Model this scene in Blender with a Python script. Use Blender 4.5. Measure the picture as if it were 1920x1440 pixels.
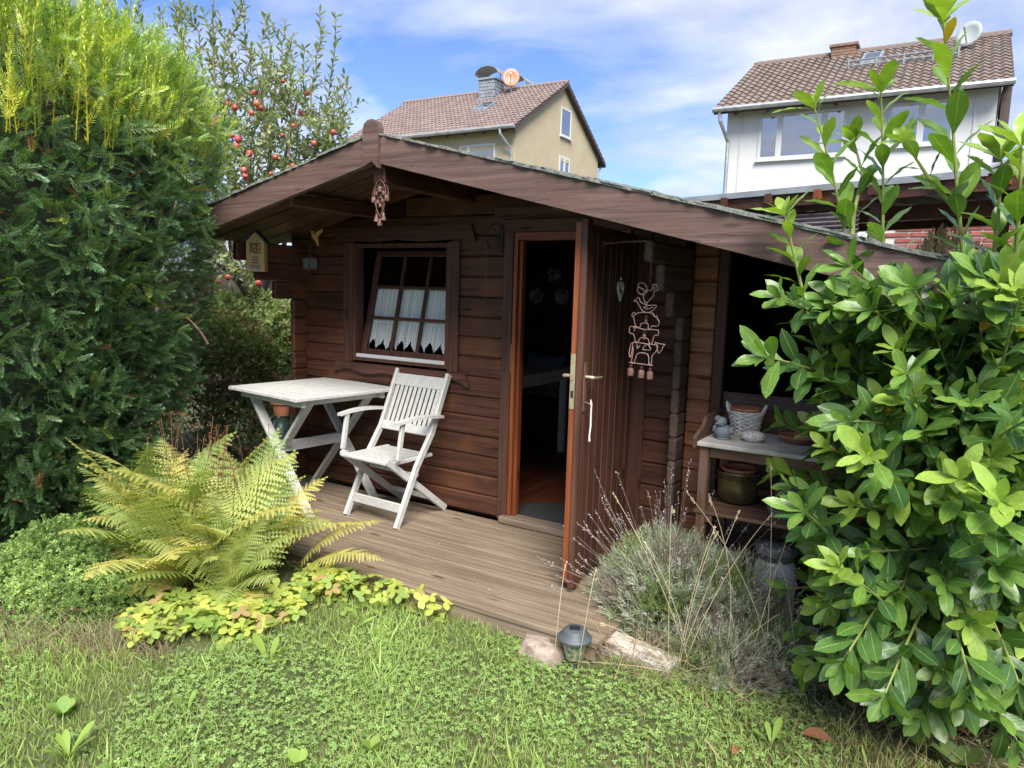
import bpy, math, random
import numpy as np
from mathutils import Vector, Matrix
random.seed(7); RNG = np.random.default_rng(11)
for o in list(bpy.data.objects): bpy.data.objects.remove(o)
SC = bpy.context.scene
COL = SC.collection
# ------------------------------------------------------------ camera
F = 1350.0; CP = np.array([4.206, -3.852, 1.492]); YAW, PITCH, ROLL = 0.5504, 0.1286, 0.0301
cy, sy = math.cos(YAW), math.sin(YAW)
f0 = np.array([-sy, cy, 0]); r0 = np.array([cy, sy, 0]); u0 = np.array([0, 0, 1.0])
fw = f0*math.cos(PITCH)-u0*math.sin(PITCH); u2 = u0*math.cos(PITCH)+f0*math.sin(PITCH)
rt = r0*math.cos(ROLL)+u2*math.sin(ROLL); up = u2*math.cos(ROLL)-r0*math.sin(ROLL)
cam = bpy.data.cameras.new('camera'); co = bpy.data.objects.new('camera', cam); COL.objects.link(co)
cam.sensor_width = 36; cam.lens = 36*F/1920; cam.clip_start = 0.05; cam.clip_end = 600
m = Matrix.Identity(4)
for i in range(3):
    m[i][0] = rt[i]; m[i][1] = up[i]; m[i][2] = -fw[i]; m[i][3] = CP[i]
co.matrix_world = m
SC.camera = co
# ------------------------------------------------------------ world, sun, exposure
SC.view_settings.view_transform = 'Standard'; SC.view_settings.look = 'None'
SC.view_settings.exposure = 2.27; SC.view_settings.gamma = 1; SC.view_settings.use_curve_mapping = False
SUN_EL, SUN_AZ = 50, 142      # azimuth measured clockwise from +Y
W = bpy.data.worlds.new('World'); SC.world = W; W.use_nodes = True
nt = W.node_tree; nt.nodes.clear()
def wn(t, **k):
    n = nt.nodes.new(t)
    for a, b in k.items(): setattr(n, a, b)
    return n
out = wn('ShaderNodeOutputWorld'); bg = wn('ShaderNodeBackground'); bg.inputs[1].default_value = 0.10
sky = wn('ShaderNodeTexSky', sky_type='NISHITA', sun_disc=False, sun_elevation=math.radians(SUN_EL), sun_rotation=math.radians(SUN_AZ))
sky.air_density = 1.0; sky.dust_density = 0.3; sky.ozone_density = 3.0
tc = wn('ShaderNodeTexCoord'); sep = wn('ShaderNodeSeparateXYZ'); nt.links.new(tc.outputs['Generated'], sep.inputs[0])
zz = wn('ShaderNodeMath', operation='ADD'); zz.inputs[1].default_value = 0.22; nt.links.new(sep.outputs[2], zz.inputs[0])
zm = wn('ShaderNodeMath', operation='MAXIMUM'); zm.inputs[1].default_value = 0.1; nt.links.new(zz.outputs[0], zm.inputs[0])
cmb = wn('ShaderNodeCombineXYZ')
for i in (0, 1):
    d = wn('ShaderNodeMath', operation='DIVIDE'); nt.links.new(sep.outputs[i], d.inputs[0]); nt.links.new(zm.outputs[0], d.inputs[1]); nt.links.new(d.outputs[0], cmb.inputs[i])
mp = wn('ShaderNodeMapping'); mp.inputs['Location'].default_value = (1.9, 8.3, 0); mp.inputs['Scale'].default_value = (0.75, 1.0, 1); nt.links.new(cmb.outputs[0], mp.inputs[0])
n1 = wn('ShaderNodeTexNoise'); n1.inputs['Scale'].default_value = 1.5; n1.inputs['Detail'].default_value = 9; n1.inputs['Roughness'].default_value = 0.55; n1.inputs['Distortion'].default_value = 0.35
nt.links.new(mp.outputs[0], n1.inputs['Vector'])
rp = wn('ShaderNodeValToRGB'); rp.color_ramp.elements[0].position = 0.38; rp.color_ramp.elements[1].position = 0.60; nt.links.new(n1.outputs[0], rp.inputs[0])
n2 = wn('ShaderNodeTexNoise'); n2.inputs['Scale'].default_value = 3.2; n2.inputs['Detail'].default_value = 6; nt.links.new(mp.outputs[0], n2.inputs['Vector'])
rc = wn('ShaderNodeValToRGB'); rc.color_ramp.elements[0].position = 0.36; rc.color_ramp.elements[1].position = 0.64
rc.color_ramp.elements[0].color = (1.42, 1.56, 1.95, 1); rc.color_ramp.elements[1].color = (2.1, 2.22, 2.55, 1)
nt.links.new(n2.outputs[0], rc.inputs[0])
mx = wn('ShaderNodeMix', data_type='RGBA')
nt.links.new(rp.outputs[0], mx.inputs[0])
skb = wn('ShaderNodeVectorMath', operation='MULTIPLY'); skb.inputs[1].default_value = (0.30, 0.33, 0.43)
nt.links.new(sky.outputs[0], skb.inputs[0]); nt.links.new(skb.outputs[0], mx.inputs[6]); nt.links.new(rc.outputs[0], mx.inputs[7])
nt.links.new(mx.outputs[2], bg.inputs[0]); nt.links.new(bg.outputs[0], out.inputs[0])
sl = bpy.data.lights.new('sun', 'SUN'); sl.energy = 1.85; sl.angle = math.radians(34); sl.color = (1, 0.95, 0.87)
so = bpy.data.objects.new('sun', sl); COL.objects.link(so)
el, az = math.radians(SUN_EL), math.radians(SUN_AZ)
sd = Vector((math.sin(az)*math.cos(el), math.cos(az)*math.cos(el), math.sin(el)))
so.rotation_euler = sd.to_track_quat('Z', 'Y').to_euler()

def S(x, y, d):
    "point d metres from the camera in the direction of a place in view"
    v = fw+rt*(x-960)/F-up*(y-720)/F
    return CP+v*d
def px(P):
    v = np.asarray(P)-CP; z = v@fw
    return 960+F*(v@rt)/z, 720-F*(v@up)/z, z

# ------------------------------------------------------------ materials
class NT:
    def __init__(s, name):
        s.m = bpy.data.materials.new(name); s.m.use_nodes = True; s.t = s.m.node_tree; s.t.nodes.clear()
        s.out = s.n('ShaderNodeOutputMaterial')
    def n(s, t, ins=None, **k):
        n = s.t.nodes.new(t)
        for a, b in k.items(): setattr(n, a, b)
        for a, b in (ins or {}).items():
            if hasattr(b, 'is_output') or isinstance(b, bpy.types.NodeSocket): s.t.links.new(b, n.inputs[a])
            else: n.inputs[a].default_value = b
        return n
    def ramp(s, fac, stops):
        r = s.n('ShaderNodeValToRGB', {0: fac}); e = r.color_ramp.elements
        while len(e) < len(stops): e.new(0.5)
        for q, (p, c) in zip(e, stops):
            q.position = p; q.color = (*c, 1) if len(c) == 3 else c
        return r.outputs[0]
    def mix(s, fac, a, b, mode='MIX'):
        r = s.n('ShaderNodeMix', data_type='RGBA', blend_type=mode)
        for i, v in ((0, fac), (6, a), (7, b)):
            if isinstance(v, bpy.types.NodeSocket): s.t.links.new(v, r.inputs[i])
            elif i == 0: r.inputs[0].default_value = v
            else: r.inputs[i].default_value = (*v, 1)
        return r.outputs[2]
    def math(s, op, a, b=0.0):
        return s.n('ShaderNodeMath', {0: a, 1: b}, operation=op).outputs[0]
    def bump(s, h, strength=0.3, dist=0.01):
        return s.n('ShaderNodeBump', {'Height': h, 'Strength': strength, 'Distance': dist}).outputs[0]
    def done(s, **k):
        p = s.n('ShaderNodeBsdfPrincipled', k); s.t.links.new(p.outputs[0], s.out.inputs[0]); s.p = p
        return s.m
def rc3(c): return tuple(c)
def objvec(s, scale):
    tcn = s.n('ShaderNodeTexCoord'); oi = s.n('ShaderNodeObjectInfo')
    off = s.n('ShaderNodeVectorMath', {0: (37.3, 61.7, 23.9), 'Scale': oi.outputs['Random']}, operation='SCALE')
    add = s.n('ShaderNodeVectorMath', {0: tcn.outputs['Object'], 1: off.outputs[0]}, operation='ADD')
    mpn = s.n('ShaderNodeMapping', {0: add.outputs[0], 'Scale': scale})
    return mpn.outputs[0], add.outputs[0], oi.outputs['Random']
def wood(name, dark, light, warm, axis='X', rough=0.55, speck=0.5, grain=1.0, bump=0.5, spec=0.35, vary=0.35):
    s = NT(name); al, ac = 1.5*grain, 44.0*grain
    sc = {'X': (al, ac, ac), 'Y': (ac, al, ac), 'Z': (ac, ac, al)}[axis]
    v, raw, rnd = objvec(s, sc)
    g = s.n('ShaderNodeTexNoise', {'Vector': v, 'Scale': 1.0, 'Detail': 7.0, 'Roughness': 0.65, 'Distortion': 0.25}).outputs[0]
    crk = s.ramp(s.n('ShaderNodeTexNoise', {'Vector': s.n('ShaderNodeVectorMath', {0: v, 1: (.6, .6, .6)}, operation='MULTIPLY').outputs[0], 'Scale': 1.3, 'Detail': 4.0, 'Roughness': 0.8}).outputs[0], [(0.33, (1, 1, 1)), (0.40, (0, 0, 0))])
    c = s.mix(s.math('MULTIPLY', crk, .55), s.ramp(g, [(0.34, dark), (0.64, light)]), tuple(q*.35 for q in dark))
    b = s.n('ShaderNodeTexNoise', {'Vector': raw, 'Scale': 3.0, 'Detail': 3.0}).outputs[0]
    c = s.mix(s.ramp(b, [(0.52, (0, 0, 0)), (0.74, (0.8, 0.8, 0.8))]), c, warm)
    ks = {'X': (2.2, 9., 9.), 'Y': (9., 2.2, 9.), 'Z': (9., 9., 2.2)}[axis]
    kv = s.n('ShaderNodeTexVoronoi', {'Vector': s.n('ShaderNodeVectorMath', {0: raw, 1: ks}, operation='MULTIPLY').outputs[0], 'Scale': 1.0}).outputs[0]
    c = s.mix(s.ramp(kv, [(0.07, (.85, .85, .85)), (0.13, (0, 0, 0))]), c, tuple(q*.3 for q in dark))
    val = s.math('MULTIPLY_ADD', rnd, vary); s.t.nodes[-1].inputs[2].default_value = 1-vary/2
    c = s.n('ShaderNodeHueSaturation', {'Color': c, 'Value': val}).outputs[0]
    if speck:
        vo = s.n('ShaderNodeTexVoronoi', {'Vector': raw, 'Scale': 55.0}).outputs[0]
        k = s.ramp(vo, [(0.045, (1, 1, 1)), (0.07, (0, 0, 0))])
        nz = s.n('ShaderNodeTexNoise', {'Vector': raw, 'Scale': 6.0, 'Detail': 2.0}).outputs[0]
        k2 = s.ramp(nz, [(0.5, (0, 0, 0)), (0.62, (1, 1, 1))])
        kk = s.math('MULTIPLY', s.math('MULTIPLY', k, k2), speck)
        c = s.mix(kk, c, (0.5, 0.45, 0.4))
    r = s.math('MULTIPLY_ADD', g, 0.25); s.t.nodes[-1].inputs[2].default_value = rough-0.12
    return s.done(**{'Base Color': c, 'Roughness': r, 'Specular IOR Level': spec, 'Normal': s.bump(g, bump, 0.004)})
def plain(name, c, rough=0.6, metal=0.0, noise=0.15, scale=8.0, bump=0.1, c2=None, spec=0.5, **kw):
    s = NT(name); v, raw, rnd = objvec(s, (1, 1, 1))
    g = s.n('ShaderNodeTexNoise', {'Vector': raw, 'Scale': scale, 'Detail': 6.0, 'Roughness': 0.6}).outputs[0]
    c2 = c2 or tuple(x*(1-noise*2) for x in c)
    c = s.ramp(g, [(0.35, c2), (0.62, c)])
    d = {'Base Color': c, 'Roughness': rough, 'Metallic': metal, 'Specular IOR Level': spec, 'Normal': s.bump(g, bump, 0.004)}
    d.update(kw)
    return s.done(**d)
def foliage(name, trans=0.35, rough=0.5, spec=0.3, vein=False, tint=(1.25, 1.25, 0.55)):
    s = NT(name); a = s.n('ShaderNodeAttribute', attribute_name='col'); c = a.outputs['Color']; nrm = None
    if vein:
        uv = s.n('ShaderNodeUVMap'); sp = s.n('ShaderNodeSeparateXYZ', {0: uv.outputs[0]})
        au = s.math('ABSOLUTE', sp.outputs[0])
        mid = s.ramp(au, [(0.035, (1, 1, 1)), (0.075, (0, 0, 0))])
        ph = s.math('SINE', s.math('MULTIPLY', s.math('SUBTRACT', sp.outputs[1], s.math('MULTIPLY', au, 0.16)), 62.0))
        sv = s.ramp(ph, [(0.80, (0, 0, 0)), (1.0, (0.13, 0.13, 0.13))])
        k = s.math('MAXIMUM', s.math('MULTIPLY', mid, 0.62), sv)
        c = s.mix(k, c, (0.34, 0.42, 0.12))
        tcn = s.n('ShaderNodeTexCoord')
        bz = s.n('ShaderNodeTexNoise', {'Vector': tcn.outputs['Object'], 'Scale': 14.0, 'Detail': 3.0}).outputs[0]
        c = s.mix(s.ramp(bz, [(0.3, (0.25, 0.25, 0.25)), (0.6, (0, 0, 0))]), c, (0.02, 0.05, 0.01))
        nrm = s.bump(s.math('SUBTRACT', s.math('MULTIPLY', ph, -0.25), s.math('MULTIPLY', mid, 1.0)), 0.12, 0.002)
    p = s.n('ShaderNodeBsdfPrincipled', {'Base Color': c, 'Roughness': rough, 'Specular IOR Level': spec})
    tc_ = s.mix(1.0, c, tint, 'MULTIPLY')
    t = s.n('ShaderNodeBsdfTranslucent', {'Color': tc_})
    if nrm: s.t.links.new(nrm, p.inputs['Normal'])
    mxs = s.n('ShaderNodeMixShader', {0: trans}); s.t.links.new(p.outputs[0], mxs.inputs[1]); s.t.links.new(t.outputs[0], mxs.inputs[2])
    s.t.links.new(mxs.outputs[0], s.out.inputs[0])
    return s.m
def glass(name, refl=0.25, tint=(0.8, 0.85, 0.85), alpha=0.85):
    s = NT(name)
    g = s.n('ShaderNodeBsdfGlossy', {'Color': (0.9, 0.93, 0.95, 1), 'Roughness': 0.02})
    t = s.n('ShaderNodeBsdfTransparent', {'Color': (*tint, 1)})
    lw = s.n('ShaderNodeLayerWeight', {'Blend': 0.5}); f = s.math('MULTIPLY_ADD', s.math('POWER', lw.outputs['Facing'], 4.0), 0.5); s.t.nodes[-1].inputs[2].default_value = refl+.03
    mxs = s.n('ShaderNodeMixShader', {0: f}); s.t.links.new(t.outputs[0], mxs.inputs[1]); s.t.links.new(g.outputs[0], mxs.inputs[2])
    s.t.links.new(mxs.outputs[0], s.out.inputs[0])
    return s.m
M = {}
for ax in 'XYZ':
    M['log'+ax] = wood('brown_stained_log_'+ax.lower(), (0.034, 0.0135, 0.0085), (0.096, 0.038, 0.022), (0.138, 0.052, 0.020), ax, rough=0.5, speck=0.35)
    M['trim'+ax] = wood('brown_stained_trim_'+ax.lower(), (0.040, 0.017, 0.012), (0.096, 0.042, 0.029), (0.09, 0.037, 0.023), ax, rough=0.5, speck=0.35)
    M['orange'+ax] = wood('orange_brown_wood_'+ax.lower(), (0.13, 0.035, 0.012), (0.30, 0.085, 0.030), (0.22, 0.06, 0.022), ax, rough=0.4, speck=0.1)
    M['grey'+ax] = wood('greyed_wood_'+ax.lower(), (0.055, 0.034, 0.027), (0.15, 0.10, 0.08), (0.11, 0.07, 0.055), ax, rough=0.7, speck=0.3)
    M['shelf'+ax] = wood('weathered_brown_shelf_'+ax.lower(), (0.07, 0.035, 0.022), (0.17, 0.09, 0.055), (0.2, 0.13, 0.09), ax, rough=0.7, speck=0.5)
M['ink'] = wood('shade_dark_board', (0.010, 0.006, 0.006), (0.022, 0.011, 0.010), (0.018, 0.010, 0.009), 'X', rough=0.6, speck=0)  # near-black: shade of the roofed-over interior is put into the board colour
M['logend'] = wood('red_brown_lit_log_end', (0.13, 0.05, 0.024), (0.30, 0.125, 0.062), (0.20, 0.08, 0.04), 'X', rough=0.5)  # red-brown stubs, coloured brighter than the wall logs to look lit
M['fascia'] = wood('faded_brown_fascia', (0.072, 0.042, 0.035), (0.150, 0.094, 0.079), (0.112, 0.062, 0.047), 'X', rough=0.62, speck=0.9, grain=0.8, bump=0.9, vary=0.1)
M['deck'] = wood('weathered_deck', (0.12, 0.088, 0.060), (0.26, 0.20, 0.142), (0.16, 0.12, 0.085), 'X', rough=0.72, speck=0.9, grain=0.9, bump=0.7, vary=0.22)
M['floor'] = wood('varnished_floor', (0.075, 0.022, 0.010), (0.19, 0.06, 0.028), (0.13, 0.04, 0.018), 'Y', rough=0.35, speck=0.6, grain=0.8)
M['white'] = plain('white_paint', (0.50, 0.50, 0.475), 0.5, noise=0.09, scale=30, bump=0.15)
M['white2'] = plain('pale_grey_furniture', (0.80, 0.78, 0.74), 0.6, noise=0.1)
M['zinc'] = plain('zinc', (0.42, 0.44, 0.45), 0.45, 0.6, noise=0.15, scale=5)
M['iron'] = plain('rusty_iron', (0.20, 0.105, 0.08), 0.7, 0.25, noise=0.3, scale=60, c2=(0.07, 0.035, 0.028), bump=0.5)
M['wire'] = plain('copper_brown_wire', (0.40, 0.25, 0.20), 0.55, 0.3, noise=0.2, scale=50)
M['black'] = plain('black_metal', (0.02, 0.02, 0.022), 0.5)
M['brass'] = plain('pale_brass', (0.72, 0.62, 0.40), 0.35, 0.8, noise=0.1, scale=20)
M['felt'] = plain('mineral_roof_felt', (0.27, 0.29, 0.26), 0.9, noise=0.3, scale=120, c2=(0.12, 0.13, 0.12), bump=1.0)
M['terra'] = plain('terracotta', (0.42, 0.16, 0.085), 0.75, noise=0.2, scale=12, c2=(0.30, 0.11, 0.06))
M['string'] = plain('white_string', (0.75, 0.72, 0.66), 0.8)
M['darkstr'] = plain('dark_string', (0.16, 0.11, 0.09), 0.8)
M['bark'] = plain('bark', (0.16, 0.10, 0.065), 0.85, noise=0.3, scale=25, bump=0.8)
M['greybark'] = plain('grey_bark', (0.20, 0.18, 0.15), 0.85, noise=0.25, scale=20, bump=0.6)
M['stem'] = plain('green_stem', (0.22, 0.26, 0.07), 0.5, noise=0.15, scale=15)
M['needle'] = foliage('yew_needles', 0.25, 0.36, 0.5, tint=(1.3, 1.4, 0.4))
M['leaf'] = foliage('soft_leaf', 0.38, 0.5, 0.3)
M['dry'] = foliage('dry_stalk', 0.2, 0.7, 0.2, tint=(1.1, 1, 0.8))
M['laurel'] = foliage('laurel_leaf', 0.30, 0.33, 0.5, vein=True, tint=(1.3, 1.45, 0.35))
M['grass'] = foliage('grass_blade', 0.42, 0.5, 0.25, tint=(1.15, 1.2, 0.6))
M['glass'] = glass('window_glass', 0.0, (.95, .97, .97))
M['skyglass'] = glass('sky_reflecting_glass', 0.38, (0.22, 0.24, 0.27))
M['plaster'] = plain('beige_render', (0.44, 0.375, 0.25), 0.9, noise=0.05, scale=1.2, bump=0.2)
M['whitewall'] = plain('white_render', (0.58, 0.58, 0.58), 0.9, noise=0.02, scale=1.5, bump=0.1)
M['pvc'] = plain('white_pvc', (0.56, 0.56, 0.56), 0.4, noise=0.02)
M['dark'] = plain('dark_room', (0.03, 0.03, 0.032), 0.9)
M['curt'] = plain('net_curtain', (0.62, 0.63, 0.66), 0.8, noise=0.1)
def soil():
    s = NT('ground_soil_and_moss'); tcn = s.n('ShaderNodeTexCoord')
    a = s.n('ShaderNodeTexNoise', {'Vector': tcn.outputs['Object'], 'Scale': 1.6, 'Detail': 8.0}).outputs[0]
    b = s.n('ShaderNodeTexNoise', {'Vector': tcn.outputs['Object'], 'Scale': 45.0, 'Detail': 6.0}).outputs[0]
    c = s.mix(s.ramp(a, [(0.4, (0, 0, 0)), (0.6, (1, 1, 1))]), (0.06, 0.075, 0.028), (0.075, 0.095, 0.03))
    c = s.mix(s.ramp(b, [(0.45, (0, 0, 0)), (0.7, (0.7, 0.7, 0.7))]), c, (0.11, 0.08, 0.045))
    return s.done(**{'Base Color': c, 'Roughness': 0.95, 'Normal': s.bump(b, 0.8, 0.02)})
M['soil'] = soil()

# ------------------------------------------------------------ mesh helpers
OFF = {}; MSH = {}
def rootoff(o): return OFF.get(o.name, np.zeros(3)) if o else np.zeros(3)
def tag(o, label=None, cat=None, group=None, kind=None):
    for k, v in (('label', label), ('category', cat), ('group', group), ('kind', kind)):
        if v: o[k] = v
    return o
def thing(name, label, cat, loc=(0, 0, 0), rz=0.0, group=None):
    o = bpy.data.objects.new(name, None); COL.objects.link(o); o.location = loc; o.rotation_euler = (0, 0, rz); o.empty_display_size = 0.1
    return tag(o, label, cat, group)
class MB:
    def __init__(s): s.v = []; s.f = []; s.mi = []; s.uv = None
    def add(s, vs, fs, mi=0):
        b = len(s.v); s.v += [tuple(map(float, p)) for p in vs]; s.f += [tuple(b+i for i in f) for f in fs]; s.mi += [mi]*len(fs); return s
    def box(s, x0, x1, y0, y1, z0, z1, mi=0):
        vs = [(x, y, z) for x in (x0, x1) for y in (y0, y1) for z in (z0, z1)]
        return s.add(vs, [(0, 1, 3, 2), (4, 6, 7, 5), (0, 4, 5, 1), (2, 3, 7, 6), (0, 2, 6, 4), (1, 5, 7, 3)], mi)
    def cbox(s, x0, x1, y0, y1, z0, z1, c=0.004, axis='X', mi=0):
        lo = (x0, y0, z0); hi = (x1, y1, z1); a = 'XYZ'.index(axis); p, q = [i for i in range(3) if i != a]
        P0, P1, Q0, Q1 = lo[p], hi[p], lo[q], hi[q]; c = min(c, (P1-P0)*.45, (Q1-Q0)*.45)
        ring = [(P0+c, Q0), (P1-c, Q0), (P1, Q0+c), (P1, Q1-c), (P1-c, Q1), (P0+c, Q1), (P0, Q1-c), (P0, Q0+c)]
        vs = []
        e = min(c*.6, (hi[a]-lo[a])*.2)
        mp_, mq = (P0+P1)/2, (Q0+Q1)/2
        sh = lambda r: (mp_+(r[0]-mp_)*(1-2*e/(P1-P0+1e-6)), mq+(r[1]-mq)*(1-2*e/(Q1-Q0+1e-6)))
        for t, rg in ((lo[a], [sh(r) for r in ring]), (lo[a]+e, ring), (hi[a]-e, ring), (hi[a], [sh(r) for r in ring])):
            for r in rg:
                w = [0, 0, 0]; w[a] = t; w[p] = r[0]; w[q] = r[1]; vs.append(w)
        fs = [(k*8+i, k*8+(i+1) % 8, k*8+8+(i+1) % 8, k*8+8+i) for k in range(3) for i in range(8)]
        fs += [tuple(range(7, -1, -1)), tuple(range(24, 32))]
        return s.add(vs, fs, mi)
    def beam(s, p0, p1, w, h, upv=(0, 0, 1), c=0.003, mi=0):
        p0 = Vector(p0); p1 = Vector(p1); d = (p1-p0); L = d.length; d.normalize(); u_ = Vector(upv); sd_ = d.cross(u_).normalized(); u_ = sd_.cross(d)
        t = MB().cbox(0, L, -w/2, w/2, -h/2, h/2, c, 'X')
        return s.add([p0+d*x+sd_*y+u_*z for x, y, z in t.v], t.f, mi)
    def tube(s, pts, r, n=6, closed=False, cap=True, mi=0):
        P = [Vector(p) for p in pts]; k = len(P); rr = r if hasattr(r, '__len__') else [r]*k
        vs = []; prev = None
        for i in range(k):
            a = P[(i-1) % k] if (i > 0 or closed) else P[i]; b = P[(i+1) % k] if (i < k-1 or closed) else P[i]
            d = (b-a).normalized() if (b-a).length > 1e-9 else Vector((0, 0, 1))
            if prev is None: prev = d.orthogonal().normalized()
            prev = (prev-d*prev.dot(d)); prev = prev.normalized() if prev.length > 1e-6 else d.orthogonal().normalized()
            q = d.cross(prev)
            for j in range(n):
                t = 2*math.pi*j/n; vs.append(P[i]+(prev*math.cos(t)+q*math.sin(t))*rr[i])
        fs = []
        for i in range(k if closed else k-1):
            i2 = (i+1) % k
            fs += [(i*n+j, i*n+(j+1) % n, i2*n+(j+1) % n, i2*n+j) for j in range(n)]
        if cap and not closed: fs += [tuple(range(n-1, -1, -1)), tuple(range((k-1)*n, k*n))]
        return s.add(vs, fs, mi)
    def lathe(s, prof, c=(0, 0, 0), n=20, mi=0, wob=0.0):
        vs = []; k = len(prof)
        for r, z in prof:
            for j in range(n):
                t = 2*math.pi*j/n; q = r*(1+wob*math.sin(3*t+z*20)); vs.append((c[0]+q*math.cos(t), c[1]+q*math.sin(t), c[2]+z))
        fs = [(i*n+j, i*n+(j+1) % n, (i+1)*n+(j+1) % n, (i+1)*n+j) for i in range(k-1) for j in range(n)]
        return s.add(vs, fs, mi)
    def prism(s, poly, a0, a1, plane='XZ', mi=0):
        k = len(poly); mk = {'XZ': lambda p, a: (p[0], a, p[1]), 'YZ': lambda p, a: (a, p[0], p[1]), 'XY': lambda p, a: (p[0], p[1], a)}[plane]
        vs = [mk(p, a0) for p in poly]+[mk(p, a1) for p in poly]
        return s.add(vs, [tuple(range(k-1, -1, -1)), tuple(range(k, 2*k))]+[(i, (i+1) % k, k+(i+1) % k, k+i) for i in range(k)], mi)
    def xf(s, fn): s.v = [tuple(fn(Vector(p))) for p in s.v]; return s
    def build(s, name, mats, parent=None, smooth=False, label=None, kind=None, cat=None, group=None):
        if not isinstance(mats, (list, tuple)): mats = [mats]
        V = np.array(s.v); c = (V.min(0)+V.max(0))/2; po = rootoff(parent)
        me = bpy.data.meshes.new(name); me.from_pydata((V-c).tolist(), [], s.f)
        for mt in mats: me.materials.append(M[mt] if isinstance(mt, str) else mt)
        me.polygons.foreach_set('material_index', s.mi)
        import bmesh
        bm = bmesh.new(); bm.from_mesh(me); bmesh.ops.recalc_face_normals(bm, faces=bm.faces); bm.to_mesh(me); bm.free()
        if smooth:
            me.polygons.foreach_set('use_smooth', [True]*len(me.polygons))
            try: me.set_sharp_from_angle(angle=math.radians(50))
            except Exception: pass
        o = bpy.data.objects.new(name, me); COL.objects.link(o); o.parent = parent; o.location = c-po; OFF[o.name] = c
        return tag(o, label, cat, group, kind)
def arr(name, V, T, C, mat, parent=None, kind=None, uv=None, smooth=False, org=None):
    "mesh from numpy arrays of vertices, triangles and leaf colours"
    V = np.asarray(V, dtype=np.float64); po = rootoff(parent); c = np.array(org) if org is not None else (V.min(0)+V.max(0))/2
    me = bpy.data.meshes.new(name); n = len(V); t = len(T)
    me.vertices.add(n); me.vertices.foreach_set('co', (V-c).astype(np.float32).ravel())
    me.loops.add(t*3); me.loops.foreach_set('vertex_index', np.asarray(T, dtype=np.int32).ravel())
    me.polygons.add(t); me.polygons.foreach_set('loop_start', np.arange(t, dtype=np.int32)*3)
    if smooth: me.polygons.foreach_set('use_smooth', np.ones(t, dtype=bool))
    me.update(calc_edges=True)
    at = me.color_attributes.new('col', 'FLOAT_COLOR', 'POINT'); cc = np.ones((n, 4), dtype=np.float32); cc[:, :3] = C; at.data.foreach_set('color', cc.ravel())
    if uv is not None:
        ul = me.uv_layers.new(name='UVMap'); ul.data.foreach_set('uv', np.asarray(uv, dtype=np.float32)[np.asarray(T).ravel()].ravel())
    me.materials.append(M[mat])
    o = bpy.data.objects.new(name, me); COL.objects.link(o); o.parent = parent; o.location = c-po; OFF[o.name] = c
    if kind: o['kind'] = kind
    return o
def nrm(a): return a/np.maximum(np.linalg.norm(a, axis=-1, keepdims=True), 1e-9)
def frames(d, n):
    d = nrm(d); x = nrm(np.cross(d, n)); z = np.cross(x, d)
    return np.stack([x, d, z], axis=-1)
class Bag:
    "collects many small transformed templates into one mesh"
    def __init__(s): s.V = []; s.T = []; s.C = []; s.U = []; s.n = 0
    def scat(s, tv, tt, d, nn, loc, scale, col, shade=None, uv=None):
        loc = np.asarray(loc); N = len(loc); m_ = len(tv)
        if N == 0: return s
        R_ = frames(np.asarray(d, float), np.asarray(nn, float)); sc = np.broadcast_to(np.asarray(scale, float).reshape(-1, 1, 1) if np.ndim(scale) else scale, (N, 1, 1))
        V = np.einsum('nij,mj->nmi', R_, tv)*sc+loc[:, None, :]
        c = np.broadcast_to(np.asarray(col)[:, None, :] if np.ndim(col) == 2 else np.asarray(col)[None, None, :], (N, m_, 3)).copy()
        if shade is not None: c = c*shade[None, :, :] if shade.ndim == 2 else c*shade[None, :, None]
        s.V.append(V.reshape(-1, 3)); s.C.append(c.reshape(-1, 3))
        s.T.append((tt[None]+np.arange(N)[:, None, None]*m_).reshape(-1, 3)+s.n); s.n += N*m_
        if uv is not None: s.U.append(np.tile(uv, (N, 1)))
        return s
    def tube(s, pts, r0, r1, col, n=4):
        P = np.asarray(pts, float); k = len(P); rr = np.linspace(r0, r1, k); d = nrm(np.gradient(P, axis=0)); ref = np.array([0.31, 0.52, 0.17]); x = nrm(np.cross(d, ref)); y = np.cross(d, x)
        a = np.arange(n)*2*math.pi/n
        V = P[:, None]+rr[:, None, None]*(x[:, None]*np.cos(a)[None, :, None]+y[:, None]*np.sin(a)[None, :, None])
        i, j = np.meshgrid(np.arange(k-1), np.arange(n), indexing='ij'); j2 = (j+1) % n
        A, B, C_, D = i*n+j, i*n+j2, (i+1)*n+j2, (i+1)*n+j
        T = np.concatenate([np.stack([A, B, C_], -1).reshape(-1, 3), np.stack([A, C_, D], -1).reshape(-1, 3)])
        s.V.append(V.reshape(-1, 3)); s.T.append(T+s.n); s.C.append(np.tile(np.asarray(col, float), (k*n, 1))); s.n += k*n
        return s
    def build(s, name, mat, parent=None, kind=None, smooth=False, org=None):
        return arr(name, np.concatenate(s.V), np.concatenate(s.T), np.concatenate(s.C), mat, parent, kind, np.concatenate(s.U) if s.U else None, smooth, org)
def U(a, b, n=None): return RNG.uniform(a, b, n)
def colmix(a, b, t): return np.asarray(a)[None]*(1-t[:, None])+np.asarray(b)[None]*t[:, None]
def curve(p0, p1, p2, n=8):
    t = np.linspace(0, 1, n)[:, None]; p0, p1, p2 = map(np.asarray, (p0, p1, p2)); return (1-t)**2*p0+2*t*(1-t)*p1+t*t*p2
def copy_tree(o, parent=None):
    c = o.copy(); COL.objects.link(c); c.parent = parent
    for ch in o.children: copy_tree(ch, c)
    return c
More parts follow.
